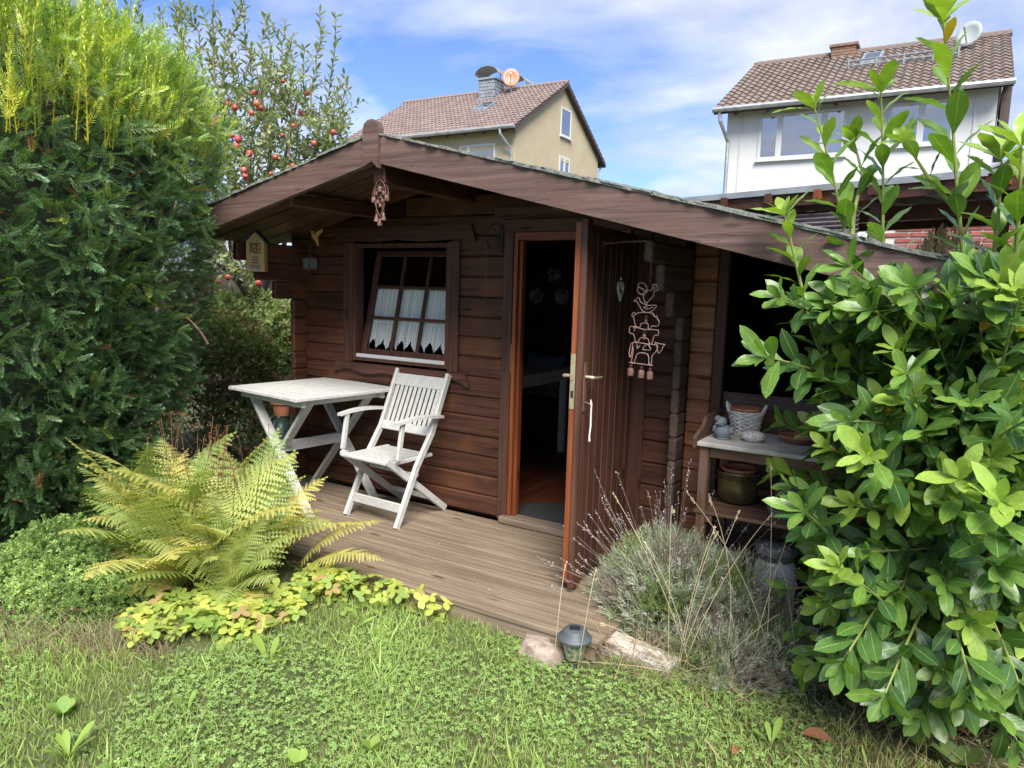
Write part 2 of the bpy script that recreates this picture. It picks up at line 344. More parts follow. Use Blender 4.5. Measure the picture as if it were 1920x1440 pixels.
# templates: y is the leaf axis, z its normal
def T_leaf(w=0.34, fold=0.12, curl=0.12, seg=4, petiole=0.0, ob=0.55):
    vs = [(0, 0, 0)]; ts = []; uv = [(0, 0)]
    ys = [i/seg for i in range(1, seg)]
    prof = lambda t: w/2*(math.sin(math.pi*t**(math.log(.5)/math.log(ob)))**0.68)
    for t in ys:
        z = -curl*t*t; x = prof(t)
        vs += [(-x, t, z+fold*x), (0, t, z), (x, t, z+fold*x)]; uv += [(-1, t), (0, t), (1, t)]
    vs.append((0, 1, -curl)); uv.append((0, 1)); L = len(vs)-1
    ts += [(0, 2, 1), (0, 3, 2)]
    for i in range(len(ys)-1):
        b = 1+3*i; ts += [(b, b+1, b+4), (b, b+4, b+3), (b+1, b+2, b+5), (b+1, b+5, b+4)]
    b = 1+3*(len(ys)-1); ts += [(b, b+1, L), (b+1, b+2, L)]
    return np.array(vs, float), np.array(ts), np.array(uv, float)
LEAF = T_leaf(); LEAF3 = T_leaf(seg=3)
def T_needle(w=0.14): return np.array([(0, 0, 0), (-w/2, .45, .03), (w/2, .45, .03), (0, 1, -.04)]), np.array([(0, 2, 1), (1, 2, 3)])

# ============================================================ GROUND
GZ = -0.10
def gz(x, y): return GZ+0.02*np.sin(x*2.1+1)*np.cos(y*1.7)+0.012*np.sin(x*5.3+y*4.1)
def ground():
    xs = np.concatenate([[-150, -60, -25, -12], np.linspace(-6, 8, 71), [14, 30, 70, 150]]); ys = np.concatenate([[-60, -20, -10], np.linspace(-5, 5, 51), [8, 14, 24, 40, 80, 220]])
    X, Y = np.meshgrid(xs, ys, indexing='ij'); Z = np.where((abs(X) < 9) & (abs(Y) < 6), gz(X, Y), GZ)
    m_ = MB(); ny = len(ys)
    m_.add(np.stack([X, Y, Z], -1).reshape(-1, 3), [(i*ny+j, (i+1)*ny+j, (i+1)*ny+j+1, i*ny+j+1) for i in range(len(xs)-1) for j in range(ny-1)])
    return m_.build('ground', 'soil', smooth=True, kind='structure')
ground()
# ============================================================ CABIN
K0, H = 1.0578, 0.13
XW = 2.97
RX, RZ, RS = 1.49, 2.300, 0.240            # ridge x, top of fascia at ridge, slope
def rz(x): return RZ-(.246 if x > RX else .232)*abs(x-RX)
cabin = thing('garden_cabin', 'dark brown log cabin with low gable roof, open door and white-curtained window', 'cabin', (1.45, 0, 0))
OFF[cabin.name] = np.array([1.45, 0, 0.0])
def log(x0, x1, y0, y1, z0, z1, axis='X', mat=None, c=0.011, name='log'):
    return MB().cbox(x0, x1, y0, y1, z0, z1, c, axis).build(name, mat or 'log'+axis, cabin)
YB = 3.0
for k in range(-8, 10):
    z0 = K0+k*H; z1 = z0+H-0.001; z0 = max(z0, 0.019)
    if z0 < 1.95:
        cuts = []
        if z1 > 0.97 and z0 < 1.80: cuts.append((0.47, 1.35))
        if z0 < 1.83: cuts.append((1.83, 2.64))
        xs = [-0.17]+[c for p in cuts for c in p]+[XW+0.13]
        for a, b in zip(xs[::2], xs[1::2]):
            if b == XW+0.13:       # crossing stub seen past the right wall
                log(a, 2.924, 0, 0.045, z0, z1); log(XW+.001, b, 0, 0.045, z0, z1, mat='logend')
            else: log(a, b, 0, 0.045, z0, z1)
    else:
        hw = (RZ-0.072-z1)/.246
        if hw > 0.1: log(max(-0.17, RX-hw), min(XW+.13, RX+hw), 0, 0.045, z0, z1)
    if z0 < 2.0: log(-0.045, XW, YB-.045, YB, z0, z1)
ends = [(1.253, -0.127), (1.384, -0.297), (1.515, -0.454), (1.646, -0.62), (1.777, -0.775), (1.908, -0.86)]
for k in range(-9, 7):
    z0 = 1.1220+k*0.131; z1 = z0+0.130; z0 = max(z0, 0.0)
    ye = -0.127
    for ze, y in ends:
        if z0 >= ze-.005: ye = y
    for x0, x1 in ((-0.045, 0.0), (2.925, XW)):
        zt = min(z1, rz(x1)-.19 if x1 > 1 else rz(x0)-.17)
        if zt > z0+.03:
            log(x0, x1, ye, -0.001, z0, zt, 'Y', 'greyY' if x0 > 1 else 'logY'); log(x0, x1, 0.046, YB-.046, z0, zt, 'Y')
# roof
roof = MB().prism([(-0.34, rz(-0.34)-.035), (RX, RZ-.035), (4.75, rz(4.75)-.035), (4.75, rz(4.75)-.06), (RX, RZ-.06), (-0.34, rz(-0.34)-.06)], -0.86, YB+.3).build('roof', 'trimX', cabin)
def sloped(xa, xb, y0, y1, dz0, dz1, nseg=1, jit=0.0):
    "board lying along the roof slope between x=xa and x=xb; dz are offsets below the roof line"
    m_ = MB(); n = nseg+1; vs = []
    for i in range(n):
        x = xa+(xb-xa)*i/nseg; z = rz(x)+(random.uniform(-jit, jit) if jit else 0)
        vs += [(x, y0, z+dz0), (x, y1, z+dz0), (x, y1, z+dz1), (x, y0, z+dz1)]
    fs = [(i*4+j, i*4+(j+1) % 4, i*4+4+(j+1) % 4, i*4+4+j) for i in range(nseg) for j in range(4)]+[(3, 2, 1, 0), tuple(range(4*nseg, 4*nseg+4))]
    return m_.add(vs, fs)
for i in range(9):
    y0 = -0.855+i*.096
    for xa, xb in ((-0.33, RX-.002), (RX+.002, 4.7)): sloped(xa, xb, y0, y0+.090, -.086-(i % 2)*.003, -.0605).build('roof_board', 'logX', roof)
for xa, xb in ((-0.36, RX-.045), (RX+.045, 4.8)): sloped(xa, xb, -0.895, -0.861, -.152, -.004, 1).build('fascia_board', 'fascia', roof)
MB().prism([(RX-.062, RZ-.175), (RX, RZ-.150), (RX+.042, RZ-.185), (RX+.042, RZ+.02), (RX+.03, RZ+.05), (RX+.005, RZ+.065), (RX-.03, RZ+.062), (RX-.055, RZ+.045), (RX-.064, RZ+.01)], -0.915, -0.868).build('ridge_block', 'fascia', roof)
nl_ = MB()
for i in range(13):
    x = -.25+i*.40
    for dz in (-.03, -.12):
        if abs(x-RX) > .08: nl_.tube([(x, -.8945, rz(x)+dz), (x, -.8970, rz(x)+dz)], .0040, 7)
nl_.build('nail_heads', 'iron', roof, kind='stuff')
# mineral felt: overlapping courses with a crumbled front edge
def felt(xa, xb, y0, dz, name='roof_felt'):
    n = int(abs(xb-xa)/.03); m_ = MB(); vs = []
    for i in range(n+1):
        x = xa+(xb-xa)*i/n; lift = 0.004+0.003*math.sin(x*23)+random.uniform(0, .006)+.006*max(0,math.sin((x-2.2)*1.2)); yy = y0+random.uniform(-.010, .006)+.004*math.sin(x*9)
        vs += [(x, yy, rz(x)+dz+lift*.2-.006), (x, yy-.002, rz(x)+dz+lift), (x, y0+.2, rz(x)+dz+.010), (x, YB+.3, rz(x)+dz+.006)]
    fs = [(i*4+j, i*4+4+j, i*4+5+j, i*4+1+j) for i in range(n) for j in range(3)]
    m_.add(vs, fs).build(name, 'felt', roof)
felt(-0.38, RX+.02, -0.905, -.002); felt(RX-.02, 4.82, -0.905, -.001)
for i in range(9):
    xa = 2.25+i*.27; sloped(xa, xa+.29, -0.908, -0.6, .006, .0115+.002*(i % 3), 8, .0015).build('felt_tab', 'felt', roof)
# purlins under the overhang
for x, z, ye in ((RX, RZ-.16, -.855),):
    MB().cbox(x-.04, x+.04, ye, YB, z-.10, z+.02, .008, 'Y').build('purlin', 'logY', roof)
MB().prism([(2.55, 1.875), (2.60, 1.865), (2.63, 1.895), (2.63, 1.95), (2.55, 1.95)], -0.845, -.01).build('purlin', 'greyY', roof)
MB().cbox(.75, .81, -.855, -.01, 1.95, 2.02, .008, 'Y').build('purlin', 'logY', roof)
# front end grain caps on the stepped right-hand logs are part of those logs; hook eye plates
# window
win = MB().cbox(0.395, 0.480, -0.021, -0.001, 0.945, 1.80, .004, 'Z').build('window', 'trimZ', cabin)
MB().cbox(1.340, 1.425, -0.021, -0.001, 0.945, 1.80, .004, 'Z').build('casing', 'trimZ', win)
MB().prism([(0.30, 1.80), (0.345, 1.905), (1.515, 1.905), (1.555, 1.80), (1.40, 1.812), (1.1, 1.80), (.9, 1.815), (.7, 1.80), (.5, 1.812)], -0.026, -0.001).build('header_board', 'trimX', win)
sc_ = [(0.285, 0.868), (0.335, 0.852)]
def scallop(x0, x1, zb):
    pts = []
    n = 28
    for i in range(n+1):
        t = i/n; x = x0+(x1-x0)*t
        z = zb+0.018*math.sin(t*math.pi*6)*(-1 if t > .5 else 1)*(0.4+abs(t-.5))-0.012*math.exp(-((t-.5)/.03)**2)
        pts.append((x, z))
    return pts
bot = [(0.30, 0.862)]+scallop(0.36, 1.46, 0.882)+[(1.52, 0.855), (1.515, 0.885), (1.485, 0.944), (0.325, 0.944)]
MB().prism(bot, -0.030, -0.001).build('sill_board', 'trimX', win)
fr = MB().box(0.481, 0.505, -0.012, 0.075, 0.962, 1.79).box(1.315, 1.339, -0.012, 0.075, 0.962, 1.79).box(.506, 1.314, -.012, .075, 1.765, 1.79).box(.506, 1.314, -.012, .075, .962, .985)
fr.build('frame', 'trimZ', win)
MB().box(.508, 1.312, -.004, .016, .9855, 1.010).build('sealing_strip', 'pvc', win, label='white strip under the tilted window')
TA = math.radians(13)
def tilt(p):
    z = p.z-.995; y = p.y-.03
    return Vector((p.x, .03+y*math.cos(TA)+z*math.sin(TA), .995+z*math.cos(TA)-y*math.sin(TA)))
SX0, SX1, SZ0, SZ1 = .512, 1.308, 1.000, 1.775
sash = MB().cbox(SX0, SX0+.045, .03, .06, SZ0, SZ1, .004, 'Z').cbox(SX1-.045, SX1, .03, .06, SZ0, SZ1, .004, 'Z').cbox(SX0+.045, SX1-.045, .031, .059, SZ0, SZ0+.05, .004, 'X').cbox(SX0+.045, SX1-.045, .031, .059, SZ1-.04, SZ1, .004, 'X').xf(tilt).build('sash', 'trimZ', win)
gx = [SX0+.045+(SX1-SX0-.09)*i/3 for i in range(4)]; gzs = [SZ0+.05+(SZ1-SZ0-.09)*i/3 for i in range(4)]
# muntins and panes are listed straight under the window (never a fourth level)
for i in (1, 2): MB().cbox(gx[i]-.011, gx[i]+.011, .027, .055, SZ0+.03, SZ1-.03, .004, 'Z').xf(tilt).build('glazing_bar', 'trimZ', win)
for i in (1, 2): MB().cbox(SX0+.03, SX1-.03, .025, .053, gzs[i]-.011, gzs[i]+.011, .004, 'X').xf(tilt).build('glazing_bar', 'trimX', win)
for i in range(3):
    for j in range(3): MB().box(gx[i]+.012, gx[i+1]-.012, .040, .043, gzs[j]+.012, gzs[j+1]-.012).xf(tilt).build('pane', 'glass', win)
def lace():
    s = NT('white_lace'); tcn = s.n('ShaderNodeUVMap'); sp = s.n('ShaderNodeSeparateXYZ', {0: tcn.outputs[0]})
    u_ = s.math('FRACT', s.math('MULTIPLY', sp.outputs[0], 26.0)); v_ = s.math('FRACT', s.math('MULTIPLY', sp.outputs[1], 34.0))
    hole = s.math('MULTIPLY', s.math('LESS_THAN', s.math('ABSOLUTE', s.math('SUBTRACT', u_, 0.5)), 0.16), s.math('LESS_THAN', s.math('ABSOLUTE', s.math('SUBTRACT', v_, 0.5)), 0.27))
    zz_ = s.math('FRACT', s.math('MULTIPLY', s.math('ADD', s.math('MULTIPLY', s.math('PINGPONG', sp.outputs[0], 0.0385), 4.0), sp.outputs[1]), 20.0))
    low = s.math('MULTIPLY', s.math('LESS_THAN', zz_, 0.28), s.math('LESS_THAN', sp.outputs[1], 0.42))
    h_ = s.math('MAXIMUM', hole, low); al = s.math('MULTIPLY_ADD', h_, -0.7); s.t.nodes[-1].inputs[2].default_value = 0.98
    s.m.blend_method = 'HASHED' if hasattr(s.m, 'blend_method') else None
    return s.done(**{'Base Color': (0.88, 0.88, 0.88, 1), 'Roughness': 0.85, 'Alpha': al, 'Subsurface Weight': 0.0})
M['lace'] = lace()
def curtain():
    nx, nz = 130, 12; V = []; UVs = []; x0, x1, zt, zb = .515, 1.30, 1.515, 1.055
    for i in range(nx+1):
        t = i/nx; tri = abs(((t*9+.2) % 1)-.5)*2; bot_ = zb+.075*tri
        for j in range(nz+1):
            q = j/nz; z = zt+(bot_-zt)*q; x = x0+(x1-x0)*t
            y = .068+.008*math.sin(t*75)*(.5+.5*q)+.005*math.sin(t*31+1)+.003*math.sin(t*190)
            V.append(tilt(Vector((x, y, z)))); UVs.append((t*2, (z-zb)/(zt-zb)))
    T = []
    for i in range(nx):
        for j in range(nz):
            a = i*(nz+1)+j; b = a+nz+1; T += [(a, b, b+1), (a, b+1, a+1)]
    arr('curtain', np.array(V), np.array(T), (1, 1, 1), 'lace', win, uv=np.array(UVs), smooth=True)
curtain()
MB().tube([tilt(Vector((.515, .068, 1.518))), tilt(Vector((1.305, .068, 1.518)))], .004, 6).build('curtain_rod', 'brass', win)
# door frame
dfr = MB().cbox(1.765, 1.835, -0.020, -0.001, 0.02, 1.852, .004, 'Z').build('door_frame', 'trimZ', cabin)
MB().cbox(2.62, 2.735, -0.020, -0.001, 0.02, 1.852, .004, 'Z').build('casing', 'trimZ', dfr)
MB().cbox(1.765, 2.735, -0.022, -0.001, 1.853, 1.93, .004, 'X').build('door_header', 'trimX', dfr)
hd = [(1.66, 1.93)]+[(1.70+i*.036, 1.945+0.010*abs(math.sin(i*.5))) for i in range(30)]+[(2.80, 1.93), (2.76, 2.0), (1.70, 2.0)]
MB().prism([(1.70, 2.0), (1.70, 1.945)]+[(1.70+i*.035, 1.94+0.012*abs(math.sin(i*.42))) for i in range(1, 30)]+[(2.74, 1.945), (2.74, 2.0)], -0.031, -0.001).build('header_board', 'trimX', dfr)
MB().cbox(1.836, 1.862, -.012, .05, .052, 1.82, .003, 'Z').build('jamb', 'orangeZ', dfr)
MB().cbox(1.863, 1.885, .012, .06, .052, 1.80, .003, 'Z').build('jamb', 'orangeZ', dfr)
MB().cbox(2.60, 2.619, -.012, .05, .052, 1.82, .003, 'Z').build('jamb', 'trimZ', dfr)
MB().cbox(1.836, 2.60, -.010, .055, 1.801, 1.851, .003, 'X').build('head_jamb', 'orangeX', dfr)
MB().box(1.8365, 1.8385, -.016, -.0125, .98, 1.16).build('strike_plate', 'brass', dfr)
MB().cbox(1.80, 2.70, -.055, .06, .004, .050, .006, 'X').build('door_sill', 'deck', cabin)
# open door: local frame x = along the leaf from hinge, y = outward face normal
DA = math.atan2(-.735, .035); HX, HY = 2.645, -.022
def dl(p): return Vector((HX+p.x*math.cos(DA)-p.y*math.sin(DA), HY+p.x*math.sin(DA)+p.y*math.cos(DA), p.z))
DW = .735; DZ0, DZ1 = .045, 1.825
door = MB().cbox(0, DW-.012, -.052, -.018, DZ0, DZ1, .004, 'Z').xf(dl).build('door', 'orangeZ', cabin)
npl = 7
for i in range(npl):
    w = (DW-.135)/npl; MB().cbox(.065+i*w+.001, .065+(i+1)*w-.001, -.017, .006, DZ0, DZ1-.03, .006, 'Z').xf(dl).build('plank', 'trimZ', door)
MB().cbox(DW-.068, DW, -.017, .016, DZ0-.02, DZ1+.015, .004, 'Z').xf(dl).build('stile', 'trimZ', door)
MB().cbox(DW-.10, DW-.069, -.017, .012, DZ0-.02, DZ1-.05, .004, 'Z').xf(dl).build('stile', 'trimZ', door)
MB().cbox(0, .06, -.017, .012, DZ0, DZ1-.03, .004, 'Z').xf(dl).build('stile', 'trimZ', door)
MB().cbox(DW-.0115, DW-.0085, -.048, -.022, .93, 1.20, .001, 'Z').xf(dl).build('lock_plate', 'brass', door)
MB().box(DW-.008, DW+.002, -.042, -.028, 1.075, 1.105).xf(dl).build('latch', 'brass', door); MB().box(DW-.0083, DW-.0063, -.042, -.028, .985, 1.02).xf(dl).build('bolt', 'black', door)
MB().cbox(DW-.052, DW-.018, .017, .022, .92, 1.16, .002, 'Z').xf(dl).build('handle_plate', 'iron', door)
for sgn in (1, -1):
    y0, y1 = (.022, .065) if sgn > 0 else (-.053, -.10)
    MB().tube([dl(Vector((DW-.036, y0, 1.09))), dl(Vector((DW-.036, (y0+y1)/2, 1.09))), dl(Vector((DW-.037, y1-.008*sgn, 1.089))), dl(Vector((DW-.055, y1, 1.086))), dl(Vector((DW-.10, y1+.002*sgn, 1.084))), dl(Vector((DW-.135, y1, 1.083)))], [.009, .009, .010, .0085, .007, .006], 8).build('handle', 'brass', door, smooth=True)
MB().tube([dl(Vector((DW-.035, .02, .965))), dl(Vector((DW-.035, .035, .965))), dl(Vector((DW-.045, .05, .955)))], .004, 6).build('key', 'iron', door)
MB().tube([dl(Vector((DW-.045, .05, .955))), dl(Vector((DW-.043, .052, .98))), dl(Vector((DW-.050, .052, .96))), dl(Vector((DW-.054, .05, .90))), dl(Vector((DW-.052, .052, .85))), dl(Vector((DW-.046, .05, .80))), dl(Vector((DW-.049, .05, .775)))], [.0035, .004, .0045, .0045, .0045, .004, .0065], 6).build('key_cord', 'string', door)
for z in (1.45, .35): MB().tube([dl(Vector((-.006, .004, z))), dl(Vector((-.006, .004, z+.1)))], .009, 8).build('hinge', 'iron', door)
# door stay: iron rod from the leaf to the stepped wall end
e0 = dl(Vector((DW-.20, .012, 1.735))); MB().tube([e0, Vector((2.80, -.565, 1.742)), Vector((2.926, -.585, 1.745))], .005, 6).tube([e0+Vector((.012*math.cos(t), 0, .012*math.sin(t))) for t in np.linspace(0, 5.5, 8)], .003, 5).build('door_stay', 'iron', cabin)
MB().lathe([(.001, .0), (.008, .004), (.001, .010)], (2.93, -.59, 1.74), 8).build('screw_eye', 'iron', cabin)
# interior floor, visible boards run front to back
for i in range(24):
    x0 = .02+i*.1215; MB().cbox(x0, x0+.119, .047, YB-.05, -.005, .024, .004, 'Y').build('floor_board', 'floor', cabin)
# ---- lean-to at the right, under the longer roof slope
for i, (z0, z1) in enumerate(((.885, .985), (.755, .882), (.62, .752), (.485, .617), (.35, .482), (.215, .347), (.08, .212))):
    MB().cbox(3.105, 4.75, .05+.002*(i % 2), .075, z0, z1, .006, 'X').build('parapet_board', 'greyX', cabin)
MB().cbox(3.101, 3.16, .004, .048, -.15, 1.80, .006, 'Z').build('lean_to_post', 'logZ', cabin)
MB().cbox(4.68, 4.76, .0, .045, -.15, 1.50, .006, 'Z').build('lean_to_post', 'logZ', cabin)
for i in range(12):
    z0 = -.1+i*.15; MB().cbox(3.12, 4.75, 1.75, 1.78, z0, z0+.148, .008, 'X').build('back_board', 'greyX', cabin)
for i in range(10):
    z0 = -.1+i*.15; MB().cbox(4.76, 4.79, .0, 1.75, z0, z0+.148, .008, 'Y').build('side_board', 'greyY', cabin)
MB().box(0.001, 2.924, YB-.058, YB-.047, -.02, 1.9).box(.001, .012, .06, YB-.06, -.02, 1.9).box(2.91, 2.924, .06, YB-.06, -.02, 1.9).build('shade_backing', 'ink', cabin)  # backing added to stop light leaking through gaps, coloured as deep shade
MB().box(2.974, 3.01, .05, 1.750, -.1, rz(2.98)-.09).box(3.0, 4.755, 1.735, 1.748, -.1, rz(4.75)-.09).prism([(3.0, 1.3), (3.0, rz(3.0)-.09), (4.75, rz(4.75)-.09), (4.75, 1.3)], 1.751, 1.762).build('shade_backing', 'ink', cabin)  # same added dark backing for the lean-to
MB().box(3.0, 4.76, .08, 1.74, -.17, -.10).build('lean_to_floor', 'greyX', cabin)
for i in range(4): MB().cbox(3.25+i*.42, 3.31+i*.42, .0, YB, rz(3.3+i*.42)-.155, rz(3.3+i*.42)-.075, .006, 'Y').build('rafter', 'logY', cabin)

# ============================================================ DECK
deck = thing('wooden_deck', 'weathered brown plank terrace in front of the cabin door', 'deck', (1.4, -.6, -.05)); OFF[deck.name] = np.array([1.4, -.6, -.05])
ys = -1.150
scr = MB()
widths = [.118]*9; y = ys
ny = 9; pw = 1.146/ny
for i in range(ny):
    y0 = ys+i*pw; x0 = .0+random.uniform(-.01, .01); x1 = 3.02+random.uniform(-.012, .012)
    m_ = MB(); c = .004
    # two shallow grooves along the plank
    prof = [(y0+.003, -.026), (y0+.003, -.004), (y0+.006, 0), (y0+pw*.30, 0), (y0+pw*.315, -.004), (y0+pw*.33, 0), (y0+pw*.66, 0), (y0+pw*.675, -.004), (y0+pw*.69, 0), (y0+pw-.006, 0), (y0+pw-.003, -.004), (y0+pw-.003, -.026)]
    m_.prism(prof, x0, x1, 'YZ').build('plank', 'deck', deck)
MB().cbox(.02, 3.0, -1.138, -1.112, -.095, -.028, .004, 'X').build('edge_board', 'deck', deck)
MB().cbox(.02, 2.96, -1.150, -1.125, -.17, -.100, .004, 'X').build('edge_board', 'deck', deck)
for i in range(ny):
    for x in (.075, .935, 1.835, 2.935):
        for q in (.2, .8): scr.lathe([(.0045, .0008), (.0035, .0016), (.001, .0010)], (x, ys+i*pw+pw*q, .0), 7)
scr.build('screws', 'iron', deck, kind='stuff')
for x in (.04, .9, 1.8, 2.9): MB().cbox(x, x+.07, -1.11, -.02, -.10, -.027, .004, 'Y').build('joist', 'greyY', deck)
MB().box(.03, 3.0, -.02, .0, -.17, -.03).build('joist', 'greyX', deck)

# ============================================================ NEIGHBOURING HOUSES
def tile_roof(P, nx, nz, name, mat, parent, amp=.024, step=.035):
    "rolled tile courses on the plane P(a, b): a along the eave 0..1, b up the slope 0..1; returns points"
    m_ = MB(); sx = nx*5
    p00, p10, p01 = (np.array(P(*q)) for q in ((0, 0), (1, 0), (0, 1))); nn = np.cross(p10-p00, p01-p00); nn /= np.linalg.norm(nn)
    if nn[2] < 0: nn = -nn
    vs = []; fs = []
    for j in range(nz):
        for q, lift in ((0, step), (1.0, .0)):
            for i in range(sx+1):
                a = i/sx; b = (j+q)/nz; w = amp*math.sin(2*math.pi*(i/5))+random.uniform(-.003, .003)
                vs.append(np.array(P(a, b))+nn*(w+lift))
        b0 = j*2*(sx+1)
        fs += [(b0+i, b0+i+1, b0+sx+2+i, b0+sx+1+i) for i in range(sx)]
        if j: fs += [(b0-sx-1+i, b0-sx+i, b0+i+1, b0+i) for i in range(sx)]
    m_.add(vs, fs); return m_.build(name, mat, parent, kind='stuff')
def tiles_mat(name, a, b):
    s = NT(name); tcn = s.n('ShaderNodeTexCoord')
    v = s.n('ShaderNodeTexNoise', {'Vector': tcn.outputs['Object'], 'Scale': 3.0, 'Detail': 8.0}).outputs[0]
    v2 = s.n('ShaderNodeTexWhiteNoise', {'Vector': s.n('ShaderNodeVectorMath', {0: tcn.outputs['Object'], 1: (0.25, 0.3, 0.3)}, operation='SNAP').outputs[0]}).outputs[0]
    c = s.mix(s.math('MULTIPLY', s.math('ADD', v, v2), 0.5), a, b)
    return s.done(**{'Base Color': c, 'Roughness': 0.8})
M['tile1'] = tiles_mat('brown_pink_tiles', (0.135, 0.095, 0.085), (0.25, 0.195, 0.18)); M['tile2'] = tiles_mat('brown_tiles', (0.10, 0.075, 0.062), (0.22, 0.175, 0.15))
M['verge'] = plain('dark_brown_verge', (0.07, 0.045, 0.04), 0.6)
M['slate'] = plain('grey_slate', (0.24, 0.26, 0.29), 0.6, noise=0.2, scale=6)
def house(name, label, base, ua, va, Wd, L, zr, m_, oe, og, wall, tile, tx, tz, group=None):
    base = np.array(base); ua = np.array(ua); va = np.array(va)
    h = thing(name, label, 'house', tuple(base)); OFF[h.name] = base.astype(float)
    G = lambda a, b, z: base+ua*a+va*b+np.array([0, 0, z-base[2]])
    ze = zr-m_*(Wd/2)
    m0 = MB(); vs = []
    for a in (0, L): vs += [G(a, 0, -.2), G(a, Wd, -.2), G(a, Wd, ze-.12), G(a, Wd/2, zr-.12), G(a, 0, ze-.12)]
    m0.add(vs, [(0, 1, 2, 3, 4), (9, 8, 7, 6, 5), (0, 5, 6, 1), (1, 6, 7, 2), (2, 7, 8, 3), (3, 8, 9, 4), (4, 9, 5, 0)]).build('wall', wall, h)
    zee = zr-m_*(Wd/2+oe)
    slab = MB()
    for sgn in (0, 1):
        b0, b1 = (-oe, Wd/2) if sgn == 0 else (Wd+oe, Wd/2)
        vs = [G(a, b, z+dz) for a in (-og, L+og) for b, z in ((b0, zee), (b1, zr)) for dz in (-.14, -.01)]
        slab.add(vs, [(0, 1, 3, 2), (4, 6, 7, 5), (0, 4, 5, 1), (2, 3, 7, 6), (0, 2, 6, 4), (1, 5, 7, 3)])
    rf = slab.build('roof', 'verge', h)
    for b0 in (-oe, Wd+oe):
        tile_roof(lambda a, b: G(-og+a*(L+2*og), b0+b*(Wd/2-b0), zee+b*(zr-zee)+.01), tx, tz, 'roof_tiles', tile, rf)
    n = tx
    for i in range(n):
        a = -og+(L+2*og)*i/n; a1 = a+(L+2*og)/n+.03
        MB().tube([G(a, Wd/2, zr+.0), G(a1, Wd/2, zr+.025)], .10, 7).build('ridge_tile', tile, rf)
    g = MB().tube([G(-og-.02, -oe-.07, zee-.03), G(L+og+.02, -oe-.07, zee-.05)], .07, 8); g.build('gutter', 'zinc', rf)
    for i in range(int(L/.8)):
        MB().beam(G(.3+i*.8, -oe+.05, zee-.14), G(.3+i*.8, .0, zee-.14+m_*oe*.9), .08, .10).build('rafter_end', 'verge', rf)
    return h, G, zee
def hwindow(h, G, a0, a1, z0, z1, splits, dep=-1, frame='pvc', curtain=False, shutter=0.0, on='front'):
    def B(m__, a, b, z, zz2, y0, y1):
        vs = []
        for q in (a, b):
            for y in (y0, y1):
                for zt in (z, zz2): vs.append(G(q, y, zt) if on == 'front' else G(y, q, zt))
        return m__.add(vs, [(0, 1, 3, 2), (4, 6, 7, 5), (0, 4, 5, 1), (2, 3, 7, 6), (0, 2, 6, 4), (1, 5, 7, 3)])
    f = MB(); w = .075
    B(f, a0, a1, z0, z0+w, -.03, -.002); B(f, a0, a1, z1-w, z1, -.03, -.002); B(f, a0, a0+w, z0+w, z1-w, -.03, -.002); B(f, a1-w, a1, z0+w, z1-w, -.03, -.002)
    for s_ in splits: B(f, s_-.07, s_+.07, z0+w, z1-w, -.031, -.003)
    w_ = f.build('window', frame, h)
    xs = [a0+w]+[x for s_ in splits for x in (s_-.07, s_+.07)]+[a1-w]
    for p, q in zip(xs[::2], xs[1::2]): B(MB(), p, q, z0+w, z1-w-shutter, -.012, -.006).build('pane', 'skyglass', w_)
    if shutter: B(MB(), a0+w, a1-w, z1-w-shutter, z1-w, -.028, -.006).build('shutter', 'plaster' if frame == 'pvc' else 'pvc', w_)
    B(MB(), a0-.04, a1+.04, z0-.05, z0-.001, -.09, -.001).build('sill', frame, w_)
    return w_
# beige house
h1, G1, ze1 = house('detached_house', 'beige rendered house with brown tiled roof and slate-clad chimneys behind the cabin ridge', (-9.521, 18.258, 0), (-.99949, -.03208, 0), (-.03208, .99949, 0), 7.22, 7.54, 9.53, .598, .43, .2, 'plaster', 'tile1', 44, 17)
hwindow(h1, G1, .80, 2.34, 5.3, 6.68, [1.95], shutter=.14)
hwindow(h1, G1, 3.45, 4.38, 7.55, 8.64, [], on='gable'); hwindow(h1, G1, 3.45, 4.38, 5.4, 6.80, [3.9], on='gable', shutter=.12)
dp = [G1(.35, -.5, ze1-.05), G1(.33, -.5, ze1-.25), G1(.12, -.12, ze1-.7), G1(.10, -.08, ze1-1.0), G1(.10, -.08, 0)]
MB().tube(dp, .05, 8).build('downpipe', 'zinc', h1); MB().tube([G1(.02, 7.22+.45, ze1-.05), G1(.02, 7.3, ze1-.5), G1(.02, 7.28, 0)], .05, 8).build('downpipe', 'zinc', h1)
